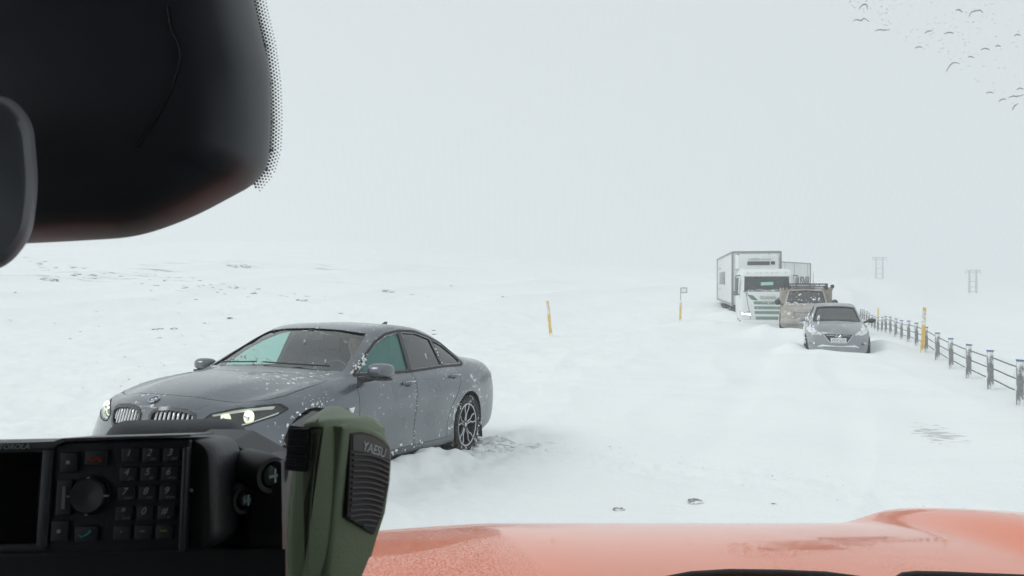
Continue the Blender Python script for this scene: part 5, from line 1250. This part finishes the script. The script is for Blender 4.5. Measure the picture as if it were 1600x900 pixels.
    for y, z in ((.30, 1.40), (.34, 1.50), (.42, 1.545), (.60, 1.55), (.86, 1.545), (.94, 1.53)):
        L.append([O @ Vector((x, y - .04 * x * x, z - .02 * x * x)) for x in [-1.15 + 2.3 * i / 20 for i in range(21)]] + [O @ Vector((x, y, 1.0)) for x in (1.15, -1.15)])
    mb.loops(L); mb.build('dashboard', SOFT, root, 50)
    # soft hump on the dash behind the radio, and wipers at the foot of the glass
    mb = MB(); L = []
    for d, k in ((.600, .76), (.604, .84), (.613, .91), (.628, .965), (.65, 1.0), (.72, .985), (.75, .92)):
        pts = []
        for px, py in roundpoly([(135, 790), (150, 725), (172, 657, 50), (376, 654, 26), (396, 700), (398, 790)], 10, 8):
            cx, cy_ = 265, 790; pts.append(O @ W(cx + (px - cx) * k, cy_ + (py - cy_) * k, d))
        L.append(pts)
    mb.loops(L); mb.build('dash_hump', SOFT, root, 50)
    for pts in ([(1035, 900), (1080, 893), (1140, 889.5), (1220, 890.5), (1290, 893.5), (1345, 899)], [(1395, 903), (1412, 894.5), (1432, 892.5), (1480, 893.5), (1540, 896), (1620, 899), (1700, 903)]):
        mb = MB(); p3 = []
        for px, py in pts: p3.append(O @ W(px, py + 5.5, 1.045))
        mb.tube(p3, [.004] + [.0055] * (len(p3) - 2) + [.004], 8); mb.build('wiper', BLACK, root, 60)
    mb = MB(); mb.box((0, 1.0, 1.50), (2.4, .12, .03), O, .01); mb.build('cowl', DARK, root)
    # rear-view mirror (left edge) and sensor housing over it
    def slab(name, outline, d0, layers, m, par, r=8, cx=None, cyy=None):
        P_ = roundpoly(outline, r, 7); cx = cx or sum(p[0] for p in P_) / len(P_); cyy = cyy or sum(p[1] for p in P_) / len(P_); L = []
        for dd, k in layers: L.append([O @ W(cx + (px - cx) * k, cyy + (py - cyy) * k, d0 + dd) for px, py in P_])
        mb = MB(); mb.loops(L); return mb.build(name, m, par, 60)
    GL = mat('satin_black_plastic', (.050, .055, .066), .5, var=.05)
    hs = slab('sensor_housing', [(-260, -120), (372, -120, 60), (405, 40, 80), (422, 110, 80), (424, 200, 60), (418, 262, 30), (395, 290, 20), (300, 341, 80), (215, 371, 60), (60, 380, 60), (-60, 384, 50), (-260, 380)], .44,
              ((-.055, .62), (-.045, .80), (-.030, .90), (-.012, .965), (0, .99), (.012, 1.0), (.03, .99)), GL, root, cx=90, cyy=140)
    mb = MB(); sm = []
    for px, py in ((262, 10), (268, 45), (281, 72), (283, 92), (272, 128), (250, 175), (215, 232)): sm.append(O @ W(px, py, .3845))
    mb.tube(sm, .0008, 6); mb.build('seam', BLACK, hs)
    slab('rear_view_mirror', [(-330, 150, 30), (18, 150, 38), (52, 190, 40), (61, 290, 60), (50, 370, 40), (15, 415, 30), (-40, 432, 40), (-330, 430, 40)], .34,
         ((-.030, .90), (-.027, .955), (-.018, .99), (-.006, 1.0), (.004, .985), (.008, .93)), mat('mirror_case', (.17, .18, .20), .5), root, cx=-130, cyy=290)

def radio():
    d0 = .45; M0 = Matrix.Translation(W(120, 770, d0)) @ Matrix.Rotation(R(-9), 4, 'X') @ Matrix.Rotation(R(1.2), 4, 'Z') @ Matrix.Rotation(R(-1.0), 4, 'Y')
    root = empty('two_way_radio', label='black two-way radio with number keypad and blank screen, mounted on the dashboard', cat='radio'); root.matrix_world = M0
    u = .000375   # metres per photo pixel at the radio's distance
    X = lambda px: (px - 120) * u; Z = lambda py: (770 - py) * u
    B = mat('radio_black', (.020, .021, .024), .45, var=.06, bump=.1, bscale=400); B2 = mat('radio_bezel', (.05, .052, .057), .42); SCR = mat('radio_screen', (.003, .003, .004), .06)
    KEY = mat('radio_key', (.022, .023, .026), .6); INK = mat('key_ink', (.38, .40, .41), .6); INK2 = mat('key_small_ink', (.22, .22, .23), .7)
    mb = MB(); L = []
    out = roundpoly([(X(-330), Z(866)), (X(340), Z(864), .012), (X(330), Z(690), .014), (X(-330), Z(690))], .006, 6)
    cx, cz = 0, 0
    for y, k in ((0, .955), (.002, .975), (.008, .995), (.016, 1.0), (.046, 1.0)): L.append([Vector((x * k if x > 0 else x, y, z * (k * .6 + .4))) for x, z in out])
    mb.loops(L); mb.build('case', B, root, 40)
    mb = MB(); mb.box(((X(-330) + X(296)) / 2, -.001, Z(775)), (X(296) - X(-330), .006, .0635), bev=.002); mb.build('front_panel', B, root)
    # bright top lip of the front, stepped
    mb = MB(); mb.prism([(X(-330), Z(703)), (X(-330), Z(697)), (X(90), Z(689.5)), (X(102), Z(685)), (X(300), Z(683)), (X(300), Z(686)), (X(105), Z(690)), (X(88), Z(699.5))], -.007, .03, 'Y'); mb.build('top_lip', B2, root)
    mb = MB(); mb.box(((X(-330) + X(70)) / 2, -.0045, Z(778)), (X(70) - X(-330), .002, Z(700) - Z(845)), bev=.0005); mb.build('screen', SCR, root)
    mb = MB(); mb.box((X(80), -.0045, Z(775)), (.006, .004, Z(700) - Z(848)), bev=.001); mb.box((X(-100), -.0045, Z(848)), (X(85) - X(-285), .004, .004), bev=.001); mb.build('screen_bezel', B2, root)
    mb = MB(); mb.box((X(293), -.006, Z(780)), (.003, .004, .058), bev=.001); mb.build('side_bezel', B2, root)
    TXT = lambda px, py, y=-.0072: Matrix.Translation((X(px), y, Z(py))) @ Matrix.Rotation(R(90), 4, 'X')
    text_mb('MOTOROLA', 8 * u * 1.35, TXT(20, 697, -.0075), .0002, width=66 * u, shear=.25).build('maker_letters', INK, root, 0)
    rows = [(711, '123'), (740, '456'), (769, '789'), (799, '*0#'), (828, None)]; sub = [' abc def'.split(' '), 'ghi jkl mno'.split(' '), 'pqrs tuv wxyz'.split(' '), ['lock', '', 'a']]
    for r_, (py, ks) in enumerate(rows):
        for c, px in enumerate((204, 236, 268)):
            px = px - .05 * (py - 711)
            k = empty('key', (X(px + 2), -.0048, Z(py + 2)), parent=root)
            mb = MB(); mb.box((0, .0006, 0), (27 * u, .003, 23 * u), bev=.001); mb.build('key_cap', KEY, k)
            if ks:
                t_ = text_mb(ks[c], 15 * u, Matrix.Translation((-2 * u, -.0018, 3 * u)) @ Matrix.Rotation(R(90), 4, 'X'), .0001, shear=.3); t_.build('key_digit', INK, k, 0)
                if r_ < 4 and sub[r_][c]: text_mb(sub[r_][c], 7 * u, Matrix.Translation((5 * u, -.0018, -6 * u)) @ Matrix.Rotation(R(90), 4, 'X'), .0001, shear=.3).build('key_small_letters', INK2, k, 0)
            else: text_mb('•' * (c + 1), 11 * u, Matrix.Translation((0, -.0018, 2 * u)) @ Matrix.Rotation(R(90), 4, 'X'), .0001).build('key_dots', mat('yellow_ink', (.32, .33, .06), .6), k, 0)
    mb = MB(); T = Matrix.Translation((X(148), -.005, Z(773))); mb.lathe([(.0001, -.003), (.006, -.0035), (.0092, -.0038), (.0102, -.0025), (.0105, .001)], 40, T); mb.build('jog_dial', mat('dial', (.03, .031, .034), .4), root)
    mb = MB(); mb.lathe([(.0106, -.0005), (.0112, -.0012), (.0116, 0)], 40, T)
    mb.build('dial_ring', B2, root)
    mb = MB()
    for dx, dz, w_, h_ in ((0, .0104, .0016, .0008), (0, -.0104, .0016, .0008), (.0108, 0, .003, .0008), (-.0108, 0, .0014, .0008)): mb.box((X(148) + dx, -.0085, Z(773) + dz), (w_, .0006, h_))
    mb.build('dial_marks', INK, root)
    for px, py, w_, h_, nm in ((113, 722, 26, 32, 'side_key'), (110, 775, 24, 54, 'side_key'), (106, 825, 26, 32, 'side_key')):
        k = empty(nm, (X(px), -.005, Z(py)), parent=root); mb = MB(); mb.box((0, 0, 0), (w_ * u, .003, h_ * u), bev=.001); mb.build('key_cap', KEY, k)
        mb = MB(); mb.box((0, -.0018, 0), (5 * u, .0004, (5 if h_ < 40 else 34) * u)); mb.build('key_symbol', INK if h_ < 40 else INK2, k)
    for px, py, c, a in ((155, 716, (.35, .02, .012), -1), (146, 830, (.03, .22, .22), 1)):
        k = empty('call_key', (X(px), -.005, Z(py)), parent=root); mb = MB(); mb.box((0, 0, 0), (34 * u, .003, 24 * u), bev=.001); mb.build('key_cap', KEY, k)
        mb = MB(); mb.tube([(-9 * u, -.002, 0), (-5 * u, -.002, -a * 4 * u * (1 if a > 0 else -1)), (4 * u, -.002, 0 * u), (9 * u, -.002, a * 5 * u)], [2.2 * u, 1.5 * u, 1.5 * u, 2.2 * u], 6); mb.build('handset_symbol', mat('glow_ink_' + ('red' if a < 0 else 'teal'), c, .6, emit=c, es=.05), k)  # symbol ink is also given a faint glow of its own colour
    mb = MB(); mb.ball((X(301), -.004, Z(769)), .0012); mb.build('sensor_dot', INK2, root)

def bracket():
    root = empty('mounting_bracket', W(410, 800, .50), label='black angled mounting bracket with two steel screws, between radio and microphone', cat='bracket')
    inv = Matrix.Translation(-root.location)
    BK = mat('bracket_black', (.020, .020, .022), .5, var=.05)
    mb = MB(); poly = [(340, 684), (372, 686), (428, 717, 4), (442, 722), (444, 930), (300, 930), (300, 684)]
    P_ = roundpoly(poly, 3, 4); mb.loops([[inv @ (W(px, py, .52) + Vector((0, y, 0))) for px, py in P_] for y in (-.012, 0, .03)]); mb.build('plate', BK, root, 30)
    mb = MB(); mb.loops([[inv @ (W(px, py, d_)) for px, py in ((-500, 858), (446, 858), (446, 1100), (-500, 1100))] for d_ in (.475, .62)]); mb.build('base', BK, root, 30)
    for px, py, d, r_ in ((425, 742, .485, .0125), (383, 780, .485, .010)):
        T = inv @ Matrix.Translation(W(px, py, d)) @ Matrix.Rotation(R(50), 4, 'Z')
        mb = MB(); mb.lathe([(r_, .03), (r_, .002), (r_ * .9, -.001), (r_ * .68, -.001), (r_ * .62, .004)], 28, T); mb.build('screw_boss', BK, root, 40)
        mb = MB(); mb.lathe([(.0001, -.003), (r_ * .35, -.0025), (r_ * .52, -.0005), (r_ * .54, .003)], 20, T); mb.box((0, -.003, 0), (r_ * .7, .0015, r_ * .12), T); mb.box((0, -.003, 0), (r_ * .12, .0015, r_ * .7), T); mb.build('screw', mat('zinc', (.17, .20, .21), .3, metal=.9, var=.2, nscale=300), root, 40)
    T = inv @ Matrix.Translation(W(405, 700, .5)); 
    mb = MB(); Q = roundpoly([(398, 732), (412, 716, 8), (444, 718), (446, 860), (396, 860)], 4, 4); mb.loops([[inv @ (W(px, py, .49) + Vector((0, y, 0))) for px, py in Q] for y in (-.006, .0, .02)]); mb.build('clip_hanger', BK, root, 30)

def microphone():
    d = .40; u = d / FPX
    root = empty('hand_microphone', W(520, 790, d), label='olive green hand microphone with slatted speaker grille, hanging right of the radio', cat='microphone')
    inv = Matrix.Translation(-root.location)
    GRN = mat('olive_plastic', (.205, .26, .155), .5, var=.03, bump=.08, bscale=500); BLK = mat('mic_black', (.02, .021, .024), .45)
    def at(px, py, dy): return inv @ (W(px, py, d) + Vector((0, dy, 0)))
    # body: side profile loops (thickness x height) running in depth; right edge is the speaker face
    rows = [  # py, left px, right px (near edge) at near depth ; the face recedes to the far edge
        (657, 490, 502), (659, 476, 510), (664, 468, 515), (674, 461, 519), (695, 456, 520), (740, 449, 519), (800, 443, 516), (850, 440, 511), (880, 441, 506), (930, 445, 492)]
    L = []
    for dy, kl, kr, top in ((.0, 16, -30, 7), (.0018, 7, -24, 3), (.006, 2, -14, 1), (.012, 0, -2, 0), (.030, 0, 4, 0), (.050, 0, 2, 0), (.058, 4, -4, 3), (.062, 16, -18, 9)):
        right = [at(r_ + kr + 1267 * max(0, dy - .010) * (.55 + .45 * min(1, max(0, (py - 657) / 45))), max(py, 657 + top + 3) + 420 * max(0, dy - .010) * max(0, 1 - (py - 657) / 50), dy) for py, l_, r_ in rows]; left = [at(l_ + kl, max(py, 657 + top + 3), dy) for py, l_, r_ in rows]
        L.append(right + left[::-1])
    mb = MB(); mb.loops(L); mb.build('body', GRN, root, 38)
    # raised speaker face on the right side: outline in (depth, height)
    rp = lambda py: float(np.interp(py, [r_[0] for r_ in rows], [r_[2] for r_ in rows]))
    def face(a, py, lift):   # a 0..1 near to far
        dy = .010 + .045 * a; bulge = 0
        return at(rp(py) + 2 + lift + 57 * a, py, dy)
    out = roundpoly([(0.0, 672, ), (.35, 676), (.80, 700), (1.0, 728), (1.0, 800), (.86, 905), (.7, 990), (0.0, 990)], 0)
    def fo(lift, k, dk=0):
        c = (.5, 800); return [face(c[0] + (a - c[0]) * k, c[1] + (py - c[1]) * k, lift) for a, py in out]
    FO = [(0.0, 672), (.12, 671), (.30, 675), (.55, 688), (.80, 706), (.95, 724), (1.0, 745), (1.0, 790), (.95, 850), (.85, 905), (.7, 950), (.5, 970), (.25, 960), (0.0, 930)]
    L = []
    for lift, k in ((-6, 1.0), (6, 1.0), (9, .96), (9.5, .93)): L.append([face(.5 + (a - .5) * k, 810 + (py - 810) * k, lift) for a, py in FO])
    mb = MB(); mb.loops(L); mb.build('face_rim', GRN, root, 38)
    GF = [(.14, 688), (.30, 690), (.55, 702), (.78, 719), (.90, 734), (.93, 760), (.90, 810), (.78, 868), (.66, 900), (.14, 838)]
    GF = [(.12, 686), (.30, 688), (.55, 700), (.78, 717), (.92, 734), (.95, 760), (.93, 800), (.84, 850), (.74, 878), (.12, 822)]
    mb = MB(); mb.loops([[face(a, py, lf) for a, py in GF] for lf in (5, 10.4)]); mb.build('grille_recess', BLK, root, 20)
    mb = MB(); top = [(.15, 690), (.30, 692), (.55, 704), (.78, 721), (.91, 737), (.93, 757)] ; lowr = [(.93, 757), (.15, 717)]
    mb.loops([[face(a, py, lf) for a, py in [(.15, 690), (.30, 692), (.55, 704), (.78, 721), (.91, 737), (.93, 755), (.55, 734), (.15, 714)]] for lf in (9, 11.2)]); mb.build('name_panel', mat('mic_panel', (.06, .068, .07), .4), root, 20)
    a0, a1 = face(.34, 713, 11.6), face(.82, 741, 11.6); dx = (a1 - a0); up = (face(.5, 705, 11.6) - face(.5, 735, 11.6)).normalized(); ex = dx.normalized(); nz_ = ex.cross(up).normalized(); up = nz_.cross(ex)
    T = Matrix.Translation((a0 + a1) / 2) @ Matrix((ex, up, nz_)).transposed().to_4x4()
    text_mb('YAESU', .0072, T, .0002, width=dx.length, bold=.00008).build('maker_letters', mat('mic_ink', (.62, .64, .64), .6), root, 0)
    for k in range(16):
        p = []
        for i in range(9):
            a = .16 + .765 * i / 8; py = 722 + k * 9.2 + (a - .16) * (50 if k < 11 else 46) + 5 * math.sin(math.pi * i / 8) * -1.0
            lim = 824 + (a - .12) / .62 * 54
            if py > lim or a > .95 - .11 * max(0, (py - 790) / 60): continue
            p.append(face(a, py, 10.5))
        if len(p) > 2:
            mb = MB(); mb.tube(p, 2.3 * u, 6); mb.build('grille_slat', mat('slat_grey', (.085, .088, .09), .5), root, 60)
    # push-to-talk bar
    mb = MB(); mb.loops([[at(px, py, dy) for px, py in roundpoly([(452, 664, 3), (487, 668, 3), (480, 737, 3), (446, 734, 4)], 2, 3)] for dy in (-.001, .0005, .040, .044)]); mb.build('talk_button', BLK, root, 30)
    for k in range(13): pass
    mb = MB(); [mb.box(at(468.5 - k * .43, 669 + k * 5.1, -.0022), (30 * u, .002, 2.2 * u), bev=.0003) for k in range(13)]; mb.build('button_ribs', mat('rib_black', (.03, .032, .036), .5), root)
    mb = MB(); mb.tube([at(489, 676, -.001), at(487, 700, -.001), at(485, 718, -.001)], 1.5 * u, 6); mb.build('button_slot', BLK, root)
    mb = MB(); mb.tube([at(502, 668, -.0002), at(493, 720, -.0003), at(485, 800, -.0003), at(480, 900, -.0002)], .8 * u, 6); mb.build('shell_seam', mat('seam_green', (.15, .17, .11), .5), root)
    # chamfered strip between side and face
    # coiled cord leaving the bottom, below the frame
    mb = MB(); pts = []
    for i in range(120): g = i * .55; pts.append(at(470, 935, .03) + Vector((.006 * math.cos(g), .006 * math.sin(g), -.0006 * i)))
    mb.tube(pts, .0018, 6); mb.build('cord', BLK, root, 180)

def droplets():
    GY = lambda z: .95 - .75 * (z - 1.55)
    def og(px, py, o=.004):
        d = .3
        for _ in range(30):
            p = W(px, py, d); d += (GY(p.z) - .05 * p.x * p.x - p.y) * .6
        return W(px, py, d + o)
    DM = bpy.data.materials.new('painted_drop_edge'); DM.use_nodes = True; n = DM.node_tree.nodes; l = DM.node_tree.links; n.remove(n['Principled BSDF'])
    tr = n.new('ShaderNodeBsdfTransparent'); df = n.new('ShaderNodeBsdfDiffuse'); df.inputs['Color'].default_value = (.16, .15, .14, 1); mx_ = n.new('ShaderNodeMixShader'); lw = n.new('ShaderNodeLayerWeight'); lw.inputs['Blend'].default_value = .4  # grey-brown colour stands for the dark arc that a drop refracts
    mp = n.new('ShaderNodeMapRange'); mp.inputs['To Min'].default_value = .72; mp.inputs['To Max'].default_value = .05; l.new(lw.outputs['Facing'], mp.inputs['Value']); l.new(mp.outputs[0], mx_.inputs[0]); l.new(tr.outputs[0], mx_.inputs[1]); l.new(df.outputs[0], mx_.inputs[2]); l.new(mx_.outputs[0], n['Material Output'].inputs['Surface'])
    f = 4.5
    D = [[(190, 68), (205, 42), (228, 30), (246, 38), (248, 70)], [(146, 150), (170, 138), (205, 144), (226, 130), (262, 152)], [(302, 218), (330, 209), (370, 212), (410, 207)], [(650, 236), (675, 220), (705, 216)],
         [(786, 240), (820, 228), (858, 234)], [(584, 340), (605, 330), (636, 332)], [(868, 76), (890, 68), (920, 88)], [(965, 120), (975, 90), (1010, 76), (1045, 74), (1062, 92)], [(802, 505), (830, 460), (860, 440), (900, 448)],
         [(1046, 352), (1075, 340), (1110, 350)], [(955, 400), (975, 398), (1000, 406)], [(1148, 328), (1165, 320), (1188, 328)], [(1280, 256), (1300, 242), (1328, 250)], [(1080, 656), (1110, 648), (1140, 656)],
         [(1172, 716), (1195, 698), (1228, 698)], [(1240, 690), (1262, 678), (1310, 676), (1350, 665)], [(1268, 776), (1280, 750), (1312, 726)], [(1298, 630), (1320, 620), (1350, 628)]]
    words = ['hooked drop at the left end of the upper group', 'wavy drop below the hooked drop', 'flat drop right of the wavy drop', 'short slanting drop right of the flat drop', 'smooth curved drop beside the short slanting drop',
             'short straight drop lowest left of the middle', 'small dark drop near the top centre', 'wide arched drop near the top beside the small dark drop', 'long slanting drop in the middle of the group', 'curved drop right of the middle',
             'thin faint drop right of the long slanting drop', 'tiny curved drop near the right edge', 'small arched drop against the right edge', 'dark short drop alone below the others', 'slim drop left of the long wavy one in the lower corner',
             'long wavy drop in the lower right corner', 'steep slanting drop at the bottom right corner', 'small drop above the long wavy one']
    for P, wd in zip(D, words):
        pts = []; m = len(P)
        for i in range(m - 1):
            for k in range(4):
                t = k / 4; p0 = P[max(i - 1, 0)]; p1 = P[i]; p2 = P[i + 1]; p3 = P[min(i + 2, m - 1)]
                c = [.5 * (2 * p1[j] + (p2[j] - p0[j]) * t + (2 * p0[j] - 5 * p1[j] + 4 * p2[j] - p3[j]) * t * t + (3 * p1[j] - p0[j] - 3 * p2[j] + p3[j]) * t ** 3) for j in (0, 1)]; pts.append(c)
        pts.append(P[-1]); N = len(pts); base = og(1300 + pts[N // 2][0] / f, pts[N // 2][1] / f)
        q3 = [og(1300 + x / f, y / f) - base for x, y in pts]; rad = [.00033 * (.25 + .75 * math.sin(math.pi * (i + .5) / N)) for i in range(N)]
        mb = MB(); mb.tube(q3, rad, 8); o = mb.build('water_drop', DM, None, 180); o.location = base; tag(o, wd + ' on the windscreen', 'water drop', 'melt-water drops on the upper right of the windscreen')
    mb = MB(); rr = random.Random(11)
    DF = bpy.data.materials.new('faint_water_drop'); DF.use_nodes = True; n = DF.node_tree.nodes; l = DF.node_tree.links; n.remove(n['Principled BSDF']); tr = n.new('ShaderNodeBsdfTransparent'); tr.inputs['Color'].default_value = (.80, .81, .81, 1); l.new(tr.outputs[0], n['Material Output'].inputs['Surface'])
    for k in range(150):
        x = rr.uniform(100, 1400); y = rr.uniform(0, 1) ** .8 * min(760, max(30, (x - 60) * .62)); ln = rr.uniform(6, 18); p = [og(1300 + (x + ln * t) / f, (y - 4 * math.sin(math.pi * t)) / f) for t in (0, .33, .66, 1)]
        mb.tube(p, [.00008, .00018, .00018, .00008], 5)
    o = mb.build('tiny_water_specks', DF, None, 180); o['kind'] = 'stuff'

def haze():
    m = bpy.data.materials.new('snow_haze'); m.use_nodes = True; n = m.node_tree.nodes; n.remove(n['Principled BSDF'])
    v = n.new('ShaderNodeVolumePrincipled'); v.inputs['Color'].default_value = (.97, .985, 1, 1); v.inputs['Density'].default_value = .0042; v.inputs['Anisotropy'].default_value = .2
    m.node_tree.links.new(v.outputs[0], n['Material Output'].inputs['Volume'])
    mb = MB(); mb.box((0, 0, 32), (3400, 3400, 84)); o = mb.build('haze', m, None, 0); o['kind'] = 'stuff'

ground()
sedan(); hatchback(); jeep(); lorry()
barrier()
stick(861, 525, 1.25, R(-6), 'leaning yellow marker post between the grey sedan and the lorry')
stick(1063, 502, .95, R(1), 'thin yellow marker post below the small square sign')
stick(1441, 551, 1.28, R(2.5), 'tall yellow marker post standing against the cable barrier, right of the hatchback')
stick(1372, 498, .78, R(1), 'faint short marker post just right of the silver hatchback')
pylon(1374, 402, 436, 300, 'farther fainter lattice pylon, above the silver hatchback'); pylon(1520, 422, 463, 250, 'nearer lattice pylon above the cable barrier at right')
sign(); rocks()
own_vehicle(); radio(); bracket(); microphone(); droplets()
haze()
